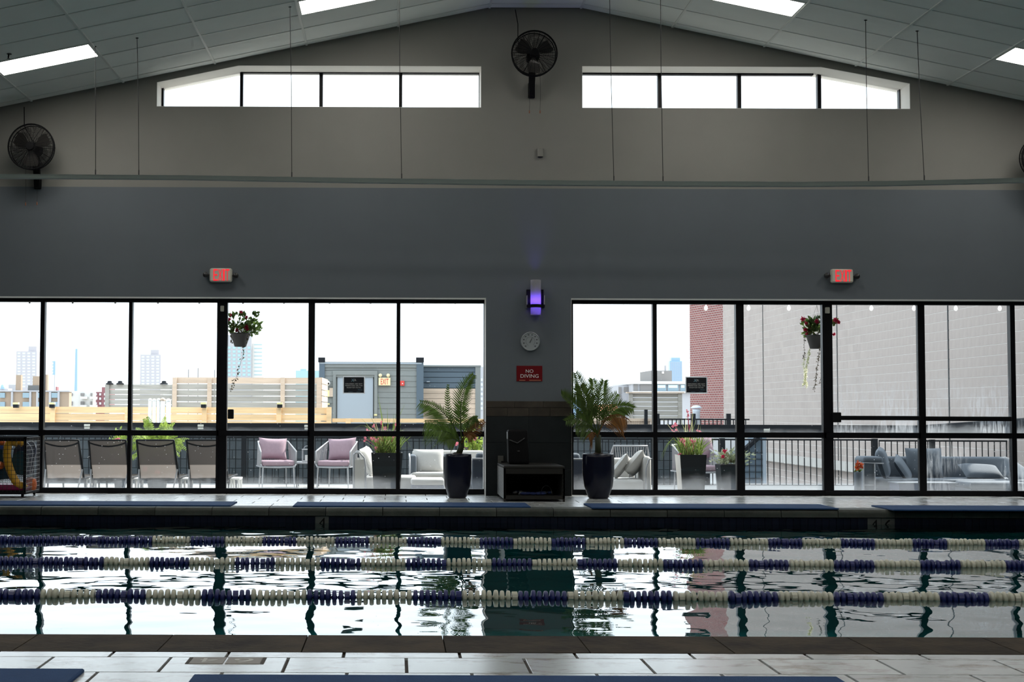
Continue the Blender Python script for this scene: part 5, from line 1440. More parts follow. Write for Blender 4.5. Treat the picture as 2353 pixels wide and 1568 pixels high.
# --- rope armchairs
def rope_chair(label, cushion=True):
    t_ = thing('rope_armchair', label, 'armchair', (0, 0, 0), 'rope armchairs on the patio')
    w, d = .31, .30; zs, za, zbk = .42, .64, .80; r = .014
    fl, fr_, bl_, br_ = Vector((-w, -d, 0)), Vector((w, -d, 0)), Vector((-w * .86, d, 0)), Vector((w * .86, d, 0))
    V = lambda p, z: Vector((p.x, p.y, z))
    mb = MB()
    mb.tube([V(fl, zs), V(fl, za - .02), V(fl, za), lerp(V(fl, za), V(bl_, zbk), .5), V(bl_, zbk), lerp(V(bl_, zbk), V(br_, zbk), .5), V(br_, zbk), lerp(V(br_, zbk), V(fr_, za), .5), V(fr_, za), V(fr_, za - .02), V(fr_, zs)], r, 8)
    mb.tube([V(fl, zs), (-w + .03, -d, zs - .05), (0, -d, zs - .06), (w - .03, -d, zs - .05), V(fr_, zs)], r, 8)
    mb.build('frame', M['greym'], t_, True)
    mb = MB()
    mb.box(-w + .01, w - .01, -d + .01, d, zs - .055, zs - .035); mb.build('seat_frame', M['greym'], t_)
    for x, y in ((-w * .86, -d), (w * .86, -d), (-w * .74, d * .9), (w * .74, d * .9)):
        MB().tube([(x, y, zs - .05), (x * 1.06, y * 1.05, 0)], [.014, .009], 8).build('leg', M['greym'], t_)
    mb = MB()
    for sg, f_, b_ in ((-1, fl, bl_), (1, fr_, br_)):
        for i in range(12):
            u = (i + .5) / 12; p = lerp(V(f_, za), V(b_, zbk), u); q = Vector((sg * (w - .02), lerp(-d, d, u * .9), zs - .045)); mb.tube([p, q], .008, 5)
    mb.build('arm_rope', M['rope'], t_)
    mb = MB()
    for i in range(14):
        u = (i + .5) / 14; p = lerp(V(bl_, zbk), V(br_, zbk), u); q = Vector((lerp(-w * .7, w * .7, u), d * .9, zs - .045)); mb.tube([p, q], .008, 5)
    mb.build('back_rope', M['rope'], t_)
    if cushion: MB().rbox(-w + .025, w - .025, -d + .005, d - .03, zs - .035, zs + .06, .03, 3).build('seat_cushion', M['mauve'], t_, True)
    return t_
def put(t_, x, Y, rz):
    q = P(x, 1100, Y); t_.location = (q.x, Y, ZP); t_.rotation_euler = (0, 0, rz); return t_
ch0 = rope_chair('rope armchair with a mauve seat cushion left of the glass mullion')
put(ch0, 633, 25.2, math.radians(14))
chs = [ch0]
for lab, x, Y, rz in (('rope armchair with a mauve seat cushion beside the pale sofa arm', 776, 25.2, -14), ('rope armchair with a mauve seat half hidden by the right planter', 1595, 23.6, 8), ('rope armchair with its woven back to the right palm', 1448, 23.4, 172)):
    c = copy_tree(ch0); c['label'] = lab; put(c, x, Y, math.radians(rz)); chs.append(c)
def throw_pillow(x, y, Y, w, h, th, rot, m, label, group=None, name='throw_pillow', pinch=.09):
    q = P(x, y, Y); Mx = Matrix.Translation(q) @ (Euler(rot).to_matrix().to_4x4() if len(rot) == 3 else Matrix.Rotation(rot[1], 4, 'Y') @ Matrix.Rotation(rot[0], 4, 'Z'))
    o = MB().pillow(w, h, th, Mx, 14, pinch).build(name, M[m], smooth=True, loc=q); return tag(o, label, 'pillow', group)
throw_pillow(627, 1032, 25.30, .50, .40, .16, (-.30, .04, .22), 'mauve', 'mauve throw pillow on the left rope armchair', 'mauve pillows')
throw_pillow(786, 1033, 25.30, .51, .41, .16, (-.28, -.06, -.20), 'mauve', 'mauve throw pillow on the rope armchair by the sofa', 'mauve pillows')
throw_pillow(1612, 1030, 23.75, .42, .38, .15, (-.25, -.15, .1), 'mauve', 'mauve throw pillow behind the right planter', 'mauve pillows')
# low table between the rope chairs with a lantern
t_ = thing('patio_table', 'low dark patio table between the two rope armchairs', 'table', P(706, 1100, 25.4)); t_.location.z = ZP; WL[t_.name].z = ZP
a, b = P(678, 1064, 25.2), P(733, 1064, 25.2)
MB().rbox(a.x, b.x, 25.2, 25.7, a.z - .02, a.z + .01, .006).build('table_top', M['greym'], t_)
for xx in (a.x + .03, b.x - .03):
    for yy in (25.23, 25.67): MB().tube([(xx, yy, ZP), (xx, yy, a.z - .02)], .012, 6).build('leg', M['chaircoal'], t_)
q = P(705, 1062, 25.4); zt_ = a.z + .01
t_ = thing('table_lantern', 'small grey lantern with a white candle on the patio table', 'lantern', (q.x, 25.4, zt_))
w = .075; MB().box(q.x - w, q.x + w, 25.4 - w, 25.4 + w, zt_, zt_ + .02).build('base', M['greym'], t_)
for sx_ in (-1, 1):
    for sy in (-1, 1): MB().box(q.x + sx_ * w - .008, q.x + sx_ * w + .008, 25.4 + sy * w - .008, 25.4 + sy * w + .008, zt_ + .02, zt_ + .21).build('lantern_post', M['greym'], t_)
MB().box(q.x - w - .01, q.x + w + .01, 25.4 - w - .01, 25.4 + w + .01, zt_ + .21, zt_ + .225).build('cap', M['greym'], t_)
MB().torus((q.x, 25.4, zt_ + .225), .055, .006, 12, 6, 'y', 0, math.pi).build('handle', M['greym'], t_)
MB().lathe([(.035, zt_ + .02), (.035, zt_ + .12)], 14, (q.x, 25.4, 0)).build('candle', M['white'], t_)

# --- sofas
def sofa_box(t_, name, x0, x1, y0, y1, z0, z1, m, r=.035):
    return MB().rbox(x0, x1, y0, y1, z0, z1, r, 3).build(name, M[m], t_, True)
# armchair seen from its side, beside the first planter
Y = 21.9; a, b = P(813, 1040, Y).x, P(840, 1040, Y).x; zt_ = P(825, 1041, Y).z
t_ = thing('side_armchair', 'pale armchair seen side on with a curved metal arm by the tall planter', 'armchair', ((a + b) / 2 + .3, Y + .3, ZP))
for yy in (Y, Y + .75):
    pts = [(a, yy, ZP), (a, yy, zt_ - .03), (a + .03, yy, zt_), (a + .09, yy, zt_), (b - .02, yy, zt_ - .08), (b, yy, zt_ - .2), (b, yy, ZP + .08)]
    MB().tube(pts, .016, 8).build('arm_frame', M['greym'], t_, True)
    MB().box(a + .02, b - .02, yy - .01, yy + .01, ZP + .05, zt_ - .10).build('arm_panel', M['sofa'], t_)
sofa_box(t_, 'seat_cushion', b + .0, b + .75, Y + .03, Y + .72, ZP + .12, P(850, 1096, Y).z, 'sofa')
throw_pillow(848, 1060, Y + .35, .52, .46, .16, (math.radians(78), math.radians(-24)), 'sofa', 'pale back cushion leaning in the side on armchair', None, 'back_cushion', .03)
# sofa facing the pool with a white pillow
Y = 23.2; a, b = P(943, 1040, Y).x, P(1118, 1040, Y).x; zt_ = P(1000, 1038, Y).z; zs = P(1000, 1089, Y).z
t_ = thing('pale_sofa', 'pale grey outdoor sofa behind the left palm pot', 'sofa', ((a + b) / 2, Y, ZP))
sofa_box(t_, 'seat_base', a, b, Y, Y + .75, ZP + .08, zs - .03, 'sofa'); sofa_box(t_, 'seat_cushion', a + .02, b, Y - .01, Y + .6, zs - .06, zs + .02, 'sofa')
sofa_box(t_, 'backrest', a + .04, b, Y + .58, Y + .78, zs, zt_, 'sofa'); sofa_box(t_, 'armrest', a, a + .10, Y + .02, Y + .75, zs, zt_ - .06, 'sofab')
MB().tube([(a - .01, Y - .01, ZP), (a - .01, Y - .01, zt_ - .1), (a - .01, Y + .6, zt_ - .06)], .014, 8).build('arm_frame', M['greym'], t_, True)
for xx in (a + .05, b - .05): MB().box(xx - .02, xx + .02, Y + .05, Y + .7, ZP, ZP + .08).build('leg', M['greym'], t_)
throw_pillow(985, 1061, Y + .38, .50, .42, .20, (-.32, 0, .05), 'sofa', 'large white back cushion on the sofa behind the left palm', None, 'back_cushion', .03)
def ottoman(x0, x1, yt, Y, dep, m, m2, label):
    a, b, zt_ = P(x0, yt, Y).x, P(x1, yt, Y).x, P((x0 + x1) / 2, yt, Y).z
    t_ = thing('ottoman', label, 'ottoman', ((a + b) / 2, Y + dep / 2, ZP))
    sofa_box(t_, 'body', a + .01, b - .01, Y + .01, Y + dep, ZP + .02, zt_ - .09, m2, .02); sofa_box(t_, 'cushion', a, b, Y, Y + dep, zt_ - .10, zt_, m, .04)
ottoman(944, 1022, 1101, 21.6, .6, 'sofa', 'navyf', 'white topped navy ottoman in front of the pale sofa')
ottoman(925, 957, 1095.5, 22.3, .55, 'sofa', 'sofa', 'small pale ottoman right of the tall planter')
# dark wicker sofa with its back to the window, behind the pillar
Y = 20.4; a, b = P(1085, 1046, Y).x, P(1346, 1046, Y).x; zt_ = P(1200, 1047, Y).z
t_ = thing('wicker_sofa', 'dark wicker sofa with its back to the glass behind the pillar', 'sofa', ((a + b) / 2, Y + .4, ZP))
M['wick_n'] = mat('navy_wicker', (.018, .026, .045), .6, bump=.4, bscale=80)
sofa_box(t_, 'back_panel', a, b, Y, Y + .12, ZP, zt_ - .06, 'wick_n', .02); sofa_box(t_, 'seat_base', a, b, Y + .12, Y + .85, ZP, ZP + .32, 'wick_n', .02)
sofa_box(t_, 'armrest', a, a + .1, Y + .1, Y + .85, ZP, ZP + .5, 'wick_n', .02); sofa_box(t_, 'armrest', b - .1, b, Y + .1, Y + .85, ZP, ZP + .5, 'wick_n', .02)
MB().tube([(a, Y + .02, zt_ - .05), (b, Y + .02, zt_ - .05)], .014, 8).build('top_rail', M['greym'], t_)
for i in range(3):
    x0_ = lerp(a + .05, b - .05, i / 3); x1_ = lerp(a + .05, b - .05, (i + 1) / 3)
    sofa_box(t_, 'back_cushion', x0_ + .01, x1_ - .01, Y + .10, Y + .27, ZP + .3, zt_ + .03, 'sofab', .05)
# pale sofa right of the second palm, with pillows
Y = 21.1; a, b = P(1398, 1100, Y).x, P(1480, 1100, Y).x; zs = P(1440, 1102.5, Y).z; ax = P(1502, 1050, Y).x; za = P(1490, 1049, Y).z
t_ = thing('pale_sofa', 'pale outdoor sofa end with a curved arm right of the second palm', 'sofa', ((a + b) / 2, Y + .4, ZP))
sofa_box(t_, 'seat_cushion', a, b, Y, Y + .8, ZP + .10, zs, 'sofa', .05); sofa_box(t_, 'armrest', b + .005, ax - .02, Y + .05, Y + .8, ZP + .05, za, 'sofa', .06)
MB().tube([(b + .02, Y - .01, ZP), (b + .03, Y - .01, za - .18), (b + .07, Y - .01, za - .05), (ax, Y - .01, za - .02), (ax, Y - .01, ZP)], .013, 8).build('arm_frame', M['greym'], t_, True)
sofa_box(t_, 'backrest', a - .1, b, Y + .78, Y + .9, ZP + .1, za - .05, 'sofa', .05)
throw_pillow(1461, 1066, Y + .35, .52, .42, .17, (math.radians(70), math.radians(40)), 'sofa', 'plump pale pillow leaning on the sofa arm right of the second palm', 'pillows by the second palm')
throw_pillow(1427, 1072, Y + .25, .46, .40, .12, (math.radians(70), math.radians(38)), 'sofa', 'flatter pale pillow beside the second palm pot', 'pillows by the second palm')
# corner sofa at the right, its bluish shade put into the fabric colour
Y = 21.4; a = P(1984, 1060, Y).x; b = P(2380, 1060, Y).x; zs = P(2150, 1103, Y).z; za = P(2000, 1050, Y).z
t_ = thing('corner_sofa', 'blue shaded outdoor sofa behind the fogged glass at the right', 'sofa', ((a + b) / 2, Y + .5, ZP))
sofa_box(t_, 'armrest', a, a + .30, Y, Y + .42, za - .09, za, 'sofab', .04)
MB().box(a + .005, a + .03, Y + .02, Y + .42, ZP + .02, za - .08).build('arm_side', M['sofab'], t_)
for (p0, p1) in ((a + .01, a + .17),):
    MB().box(a + .01, a + .16, Y + .01, Y + .03, ZP + .02, za - .10).build('arm_panel', M['sofab'], t_)
fr = MB(); fr.tube([(a, Y, ZP), (a, Y, za - .09), (a + .30, Y, za - .10)], .012, 6); fr.tube([(a + .165, Y, ZP), (a + .165, Y, za - .1)], .012, 6); fr.tube([(a, Y, ZP + .27), (a + .165, Y, ZP + .27)], .010, 6)
fr.build('arm_frame', M['greym'], t_)
sofa_box(t_, 'seat_base', a + .17, b, Y + .15, Y + 1.0, ZP + .04, zs - .10, 'navyf', .02); sofa_box(t_, 'seat_cushion', a + .2, b, Y + .12, Y + .95, zs - .12, zs, 'sofab', .04)
sofa_box(t_, 'backrest', a + .2, b, Y + .92, Y + 1.08, zs - .1, P(2250, 1050, Y + 1).z, 'sofab', .05)
def cushion(x, y, Yc, w, h, th, rot, label): throw_pillow(x, y, Yc, w, h, th, rot, 'sofab', label, 'cushions on the blue shaded sofa', 'back_cushion', .03)
cushion(2029, 1064, Y + .45, .50, .46, .17, (math.radians(68), math.radians(-16)), 'blue shaded cushion leaning against the arm of the corner sofa')
cushion(2075, 1078, Y + .55, .44, .42, .12, (math.radians(64), math.radians(-34)), 'thin blue shaded pillow beside the big square cushion')
cushion(2124, 1067, Y + .72, .56, .50, .20, (-.2, 0, 0), 'big square blue shaded back cushion behind the mullion')
cushion(2255, 1085, Y + .5, .62, .34, .16, (-1.0, .05, .1), 'blue shaded pillow lying flat on the corner sofa')
cushion(2335, 1087, Y + .3, .44, .40, .15, (-.6, .5, .3), 'blue shaded pillow at the right end of the corner sofa')
a, b, zt_ = P(2064, 1110, 20.7).x, P(2204, 1110, 20.7).x, P(2130, 1110, 20.7).z
t_ = thing('coffee_table', 'low dark coffee table in front of the blue shaded sofa', 'table', ((a + b) / 2, 20.9, ZP))
MB().rbox(a, b, 20.7, 21.15, zt_ - .02, zt_, .006).build('table_top', M['sofab'], t_); MB().box(a + .02, b - .12, 20.72, 21.13, ZP, zt_ - .02).build('base', M['navyf'], t_)
ottoman(2229, 2360, 1109, 20.6, .6, 'sofab', 'sofab', 'blue shaded ottoman at the right edge in front of the sofa')
q = P(1971, 1085, 21.2)
t_ = thing('flower_pot', 'small grey pot with orange flowers beside the corner sofa', 'potted plant', (q.x, 21.2, ZP))
MB().lathe([(.045, ZP), (.055, q.z), (.045, q.z)], 16, (q.x, 21.2, 0)).build('pot', M['sofab'], t_)
mb = MB()
for _ in range(30): leaf(mb, P(1973 + random.uniform(-7, 7), 1075 + random.uniform(-10, 10), 21.2), rnd(1), .05, .016)
mb.build('foliage', M['grass'], t_)
for i in range(7):
    m2 = MB(); flower(m2, P(1973 + random.uniform(-7, 6), 1070 + random.uniform(-8, 8), 21.1), .045); m2.build('blossom', M['orange'], t_)

# --- white pipes behind the beam
M['pvc'] = mat('white_pipe', (.85, .85, .83), .5)
for i, (x, w, yt) in enumerate(((345, 8, 920), (354.5, 8, 921), (364.5, 8, 920), (374, 10.5, 920), (387, 10.5, 922))):
    Y = 28.0; q = P(x, yt, Y); r = w / 2 / FPX * Y; bt = P(x, 985, Y); bt.z = -1.6
    lab = ['first and leftmost of five white pipes with round caps', 'second of five white pipes with round caps', 'middle one of five white pipes with round caps', 'tallest of five white pipes with a tan round cap', 'last and rightmost of five white pipes with round caps'][i] + ' behind the beam'
    t_ = thing('vent_pipe', lab, 'pipe', (q.x, Y, bt.z), 'five white pipes behind the beam')
    MB().lathe([(r, bt.z), (r, q.z)], 16, (q.x, Y, 0)).build('pipe', M['pvc'], t_, True); MB().ball(q, r * 1.1, 14).build('cap', M['pvc'] if i != 3 else M['tanwood'], t_, True)

# ================================================================== ROOFS BEYOND
def fence(name, label, x0, x1, Y, gaps, m, posts, ptop, gap=.011, bottom=None, mtop=None, th=.025):
    a, b = P(x0, gaps[0], Y).x, P(x1, gaps[0], Y).x; xm = (x0 + x1) / 2
    zs = [P(xm, g, Y).z for g in gaps]; t_ = thing(name, label, 'fence', ((a + b) / 2, Y, zs[-1]))
    cuts = [a] + [P(px, 900, Y).x for px in posts if x0 < px < x1] + [b]
    for i in range(len(zs) - 1):
        for c0, c1_ in zip(cuts, cuts[1:]):
            if c1_ - c0 < .1: continue
            MB().box(c0 + .004, c1_ - .004, Y, Y + th, zs[i + 1] + gap * random.uniform(.6, 1.2), zs[i] - (0 if i == 0 else gap * .3)).build('board', M[mtop if (i == 0 and mtop) else m], t_, loc=((c0 + c1_) / 2, Y, zs[i]))
    for px in posts:
        q = P(px, ptop, Y); MB().box(q.x - .05, q.x + .05, Y - .05, Y + .0, -1.6, q.z).build('post', M[mtop or m], t_)
    return t_
def post_light(x, y, Y, label):
    q = P(x, y, Y); t_ = thing('post_light', label, 'lamp', q, 'small fence lights')
    MB().box(q.x - .05, q.x + .05, Y - .05, Y + .05, q.z - .05, q.z + .02).build('base', M['band'], t_); MB().box(q.x - .055, q.x + .055, Y - .055, Y + .055, q.z + .02, q.z + .06).build('lens', M['lens'], t_)
M['lens'] = mat('yellow_lens', (.75, .68, .35), .5)
fence('cedar_fence', 'low bright cedar fence with three boards behind the beam', -30, 762, 29.5, [936, 951.5, 967.5, 982], 'cedar', (122, 293, 470, 641, 756), 936)
fence('cedar_rail', 'thin cedar rail in front of the grey roof house', 763, 1114, 29.5, [962.5, 973], 'cedar', (800, 1000), 963)
for x, l in ((37, 'small light on the cedar fence near the left edge'), (120, 'small light on the cedar fence post beside the tan building'), (468, 'small light on the cedar fence below the tall fence'), (643, 'small light on the cedar fence in the door pane')): post_light(x, 932, 29.4, l)
fence('board_fence', 'weathered grey board fence between the red building and the taller fence', 247, 401, 35, [884, 896, 907.5, 919, 930.5, 944], 'greywood', (247, 400), 884)
for x, l in ((252, 'dark cap light at the left end of the grey board fence'), (276, 'second dark cap light on the grey board fence'), (377, 'dark cap light at the right end of the grey board fence')):
    q = P(x, 881, 35); t_ = thing('cap_light', l, 'lamp', q, 'cap lights on the grey fence'); MB().lathe([(.09, -.03), (.10, -.01), (.06, .01), (.05, .05), (.02, .06)], 12, q).build('cap', M['band'], t_)
fence('board_fence', 'tall weathered board fence with a tan top board behind the left door', 400, 737, 33, [868, 883, 897, 911, 924.5, 944], 'greywood', (402, 482, 650, 733), 868, mtop='tanwood')
t_ = thing('fence_return', 'short bright end of the tall board fence beside the grey roof house', 'fence', P(740, 940, 34))
a, b = P(737, 868, 33), P(745.5, 876, 36.0)
for i in range(5):
    y0, y1 = [868, 883, 897, 911, 924.5, 944][i:i + 2]; z0_, z1_ = P(737, y1, 33).z + .015, P(737, y0, 33).z
    MB().hexa([(a.x, 33, z0_), (a.x + .03, 33, z0_), (a.x + .06, 35.2, z0_), (a.x + .03, 35.2, z0_), (a.x, 33, z1_), (a.x + .03, 33, z1_), (a.x + .06, 35.2, z1_), (a.x + .03, 35.2, z1_)]).build('board', M['tanwood'], t_)
fz = fence('board_fence', 'weathered grey board fence left of the red brick corner', 1444, 1568, 36, [905, 914.5, 924.5, 934.5, 944.5, 956, 968], 'greywood', (1449, 1562), 904)
q0, q1 = P(1440, 904, 35.95), P(1572, 904, 35.95); MB().box(q0.x, q1.x, 35.9, 36.1, q0.z, q0.z + .03).build('fence_cap', M['tanwood'], fz)

# grey roof house with door
Y = 36.0
t_ = thing('roof_house', 'grey sided roof house with a pale grey door', 'building', P(850, 970, Y)); t_.location.z = -1.6; WL[t_.name].z = -1.6
def hb(name, x0, y0, x1, y1, m, dy=0., th=.05, par=None):
    a, b, c, d = rect(x0, y0, x1, y1, Y); return MB().box(a, b, Y + dy, Y + dy + th, c, d).build(name, M[m], par or t_)
hb('wall', 736, 832, 970, 985, 'siding', .04, 2.4)
n = 12
for i in range(n):
    y0 = 839 + i * 12.6
    if y0 + 12 < 862: segs = ((745, 958),)
    else: segs = ((745, 765), (866, 960))
    for s0, s1 in segs: 
        a, b, c, d = rect(s0, y0, s1, y0 + 12.3, Y)
        MB().hexa([(a, Y - .004, c), (b, Y - .004, c), (b, Y + .045, c), (a, Y + .045, c), (a, Y + .006, d), (b, Y + .006, d), (b, Y + .045, d), (a, Y + .045, d)]).build('siding_board', M['siding'], t_)
hb('corner_post', 733, 823, 746, 985, 'sidingb', -.05, .12); hb('corner_post', 957, 823, 973, 985, 'sidingb', -.05, .12)
hb('post_cap', 731.5, 822, 747, 833, 'band', -.08, .2); hb('post_cap', 956, 822, 974, 833, 'band', -.08, .2)
hb('fascia', 737, 836, 968, 845, 'siding', -.03, .1); hb('roof_edge', 735, 833.5, 969, 837, 'doorg', -.06, .4)
for q in ((765, 858, 772, 985), (860, 858, 867, 985), (765, 852, 867, 862)): hb('door_casing', *q, 'siding', -.06 - .004 * (q[1] == 852), .1)
dd_ = hb('door', 775, 866, 857, 985, 'doorg', -.005, .05); hb('head_casing', 772, 862, 860, 867, 'siding', -.04, .06)
hb('junction_box', 746.5, 897, 757, 912, 'lens', -.06, .06); hb('junction_box', 757, 892, 765, 912, 'tanwood', -.06, .06)
q = P(753, 881, Y - .1); cm = MB().ball(q, .065, 14).build('camera_dome', M['white'], t_, True); MB().ball(q + Vector((.02, -.05, -.01)), .025, 8).build('lens', M['black'], cm)
a, b, c, d = rect(870, 868.5, 897, 886, Y - .08)
M['exitbox'] = mat('cream_exit_box', (.80, .70, .42), .5); M['redpaint'] = mat('red_lettering', (.62, .06, .05), .5)
e_ = thing('exit_sign', 'cream EXIT sign with two round lamps on the grey roof house', 'exit sign', ((a + b) / 2, Y - .08, c))
MB().box(a, b, Y - .08, Y - .01, c, d).build('housing', M['exitbox'], e_)
w_ = b - a; h_ = d - c; text_mb('EXIT', a + w_ * .18, b - w_ * .15, c + h_ * .13, d - h_ * .13, Y - .085, .003).build('lettering', M['redpaint'], e_)
for x in (874, 892): q = P(x, 863, Y - .05); l_ = MB().lathe([(.02, .03), (.042, .01), (.045, -.03), (.001, -.035)], 16, q, 'y').build('lamp_head', M['exitbox'], e_, True); MB().box(q.x - .01, q.x + .01, Y - .06, Y - .04, d, q.z).build('lamp_neck', M['exitbox'], l_)
a, b, c, d = rect(919.5, 875.5, 929.5, 887, Y - .06)
e_ = thing('fire_alarm', 'red fire alarm box on the grey roof house', 'alarm', ((a + b) / 2, Y - .05, c)); MB().rbox(a, b, Y - .07, Y - .005, c, d, .01).build('housing', M['redpaint'], e_); MB().ball(P(925, 882, Y - .08), .018, 8).build('button', M['white'], e_)
q = P(863, 954, Y - .08); tag(MB().rbox(q.x - .04, q.x + .04, Y - .1, Y - .03, q.z - .02, q.z + .02, .01).build('wall_light', M['lens'], loc=q), 'tiny pale wall light low beside the grey door', 'lamp')
q = P(754, 929, Y - .08); tag(MB().rbox(q.x - .04, q.x + .04, Y - .1, Y - .01, q.z - .02, q.z + .02, .01).build('wall_light', M['lens'], loc=q), 'tiny pale wall light low left of the grey door', 'lamp')
Y = 36.6
t_ = thing('roof_annex', 'blue grey annex with tan boards below beside the roof house', 'building', P(1040, 970, Y)); t_.location.z = -1.6; WL[t_.name].z = -1.6
hb('wall', 968, 843, 1100, 985, 'sidingb', .03, 2.0)
for i in range(4): hb('siding_board', 972, 843.6 + i * 12.4, 1096, 854.6 + i * 12.4, 'sidingb', 0, .04)
for i in range(7): hb('tan_board', 972, 893.5 + i * 11.7, 1092, 904.5 + i * 11.7, 'tanwood', -.03, .06)
hb('corner_post', 1092, 841, 1104, 985, 'siding', -.05, .12); hb('roof_edge', 968, 839.5, 1105, 843.5, 'siding', -.06, .3)
q = P(984, 877.5, Y - .1); MB().rbox(q.x - .045, q.x + .045, Y - .08, Y, q.z - .015, q.z + .015, .01).build('light_fitting', M['doorg'], t_)

# rooftop fences right of the pillar
railing('roof_railing', 'black rooftop railing in front of the red brick corner', 1507, 1722, 31, 962.5, 979, .088, .010, posts=(1510, 1593, 1674), post_top=951)
t_ = thing('roof_fence', 'low pale capped roof fence with dark posts behind the second palm', 'fence', P(1400, 980, 32))
a, b = P(1312, 964, 32), P(1497, 964, 32); MB().box(a.x, b.x, 31.98, 32.06, P(1400, 968, 32).z, P(1400, 962, 32).z).build('cap_rail', M['tanwood'], t_)
for i in range(56): xx = lerp(a.x, b.x, i / 55); MB().box(xx - .011, xx + .011, 32, 32.03, P(1400, 980, 32).z, P(1400, 967, 32).z).build('picket', M['tanwood'], t_)
MB().box(a.x, b.x, 32.2, 32.24, P(1400, 982, 32).z, P(1400, 967, 32).z).build('dark_backing', M['band'], t_)
for x, yt in ((1316, 949), (1327.5, 947), (1342, 946.5), (1353, 950), (1411, 948), (1432, 944.5), (1484, 941.5)): q = P(x, yt, 31.9); MB().box(q.x - .035, q.x + .035, 31.86, 31.94, P(x, 982, 31.9).z, q.z).build('post', M['chaircoal'], t_); 
q = P(1600, 936, 33); r = .092
t_ = thing('roof_vent', 'white round capped roof vent pipe in front of the brick corner', 'vent', (q.x, 33, P(1600, 980, 33).z))
M['vent'] = mat('vent_metal', (.55, .60, .68), .4)
MB().lathe([(r * .9, P(1600, 985, 33).z), (r * .9, P(1600, 948, 33).z), (r * .98, P(1600, 947, 33).z), (r, P(1600, 940, 33).z)], 20, (q.x, 33, 0)).build('pipe', M['vent'], t_, True)
MB().lathe([(r * 1.3, P(1600, 939, 33).z), (r * 1.35, P(1600, 937.5, 33).z), (r * .9, P(1600, 933, 33).z), (.01, P(1600, 932, 33).z)], 20, (q.x, 33, 0)).build('cap', M['vent'], t_, True)

# ================================================================== THE CITY
cm_ = lambda n, c, r=.8: mat(n, c, r)
M['c_pink'] = cm_('tower_pinkish', (.40, .385, .41)); M['c_win'] = cm_('tower_window', (.52, .62, .68), .3); M['c_blue'] = cm_('pale_blue_glass', (.22, .34, .48), .3)
M['c_tan'] = cm_('tan_brick', (.30, .225, .165)); M['c_lt'] = cm_('pale_panel', (.36, .36, .38)); M['c_red'] = cm_('red_brick_far', (.22, .09, .10)); M['c_white'] = cm_('white_stucco', (.55, .54, .52))
M['c_grey'] = cm_('grey_panel', (.19, .18, .175)); M['c_cyan'] = cm_('cyan_glass', (.28, .42, .46), .3); M['c_dark'] = cm_('far_dark', (.12, .12, .12)); M['c_orange'] = cm_('orange_roof', (.75, .30, .18)); M['c_dwin'] = cm_('far_window', (.20, .28, .33), .25)
def block(t_, name, x0, y0, x1, y1, Y, m, dep=None, dy=0., base=None):
    a, b, c, d = rect(x0, y0, x1, y1, Y); dep = dep or (b - a) * .8
    return MB().box(a, b, Y + dy, Y + dy + dep, base if base is not None else c, d).build(name, M[m], t_)
def grid_windows(t_, x0, y0, x1, y1, nx, ny, fw, fh, Y, m):
    mb = MB()
    for i in range(nx):
        for j in range(ny):
            cx_, cy_ = lerp(x0, x1, (i + .5) / nx), lerp(y0, y1, (j + .5) / ny); w, h = (x1 - x0) / nx * fw / 2, (y1 - y0) / ny * fh / 2
            a, b, c, d = rect(cx_ - w, cy_ - h, cx_ + w, cy_ + h, Y); mb.box(a, b, Y - .15, Y, c, d)
    o = mb.build('windows', M[m], t_); o['kind'] = 'stuff'; return o
def tower(label, Y, base_px, **k):
    q = P(base_px[0], base_px[1], Y); t_ = thing('far_building', label, 'building', (q.x, Y, -18)); return t_
t_ = tower('pale pink apartment tower beyond the tan building at the left', 1500, (60, 940)); block(t_, 'tower_wall', 36.5, 807.5, 84, 940, 1500, 'c_pink', 18, 0, -18); block(t_, 'penthouse', 65, 796, 84, 808, 1502, 'c_pink', 10)
grid_windows(t_, 38, 809, 83, 892, 4, 12, .55, .55, 1500, 'c_win')
t_ = tower('pale apartment tower above the weathered grey fence', 1500, (345, 940)); block(t_, 'tower_wall', 321.5, 815, 369, 940, 1500, 'c_pink', 18, 0, -18); block(t_, 'penthouse', 346, 804, 365, 816, 1502, 'c_pink', 10)
grid_windows(t_, 323, 817, 368, 886, 4, 10, .55, .55, 1500, 'c_win')
t_ = tower('slim pale blue chimney stack against the sky', 1800, (174, 940)); q = P(174.5, 897, 1800)
MB().lathe([(2.3, -18), (2.1, q.z), (1.5, P(174.5, 802, 1800).z)], 16, (q.x, 1800, 0)).build('stack', M['c_blue'], t_)
t_ = tower('small blue rooftop sign tower left of the chimney stack', 900, (122, 940)); block(t_, 'sign_board', 122, 830, 127, 862, 900, 'c_blue', 1); block(t_, 'mast', 124, 862, 126.5, 899, 900, 'c_lt', 1, 0, -18)
for k in range(5): block(t_, 'bracket', 119, 831 + k * 7, 122, 833 + k * 7, 900, 'c_blue', 1)
Yt = 150
t_ = tower('tan brick apartment block with grey windows at the far left', Yt, (80, 940)); block(t_, 'wall', -40, 900, 158.5, 945, Yt, 'c_tan', 1.2, 0, -18); block(t_, 'roof_edge', -40, 897.5, 160, 900.5, Yt - .2, 'c_lt', 1.4)
for x in (25, 67, 83, 112, 132): block(t_, 'pilaster', x, 901, x + 4 if x != 112 else 117, 945, Yt - .3, 'c_lt', .3)
for (x0, x1) in ((0, 11), (52, 67), (86, 94), (118, 132.5)):
    for (y0, y1) in ((903, 914.5), (924, 936)):
        w_ = block(t_, 'window', x0, y0, x1, y1, Yt - .25, 'c_dwin', .3); block(t_, 'pane', x0 + 1, y0 + 1, (x0 + x1) / 2 - .5, y1 - 1, Yt - .3, 'c_win', .1, par) if False else None
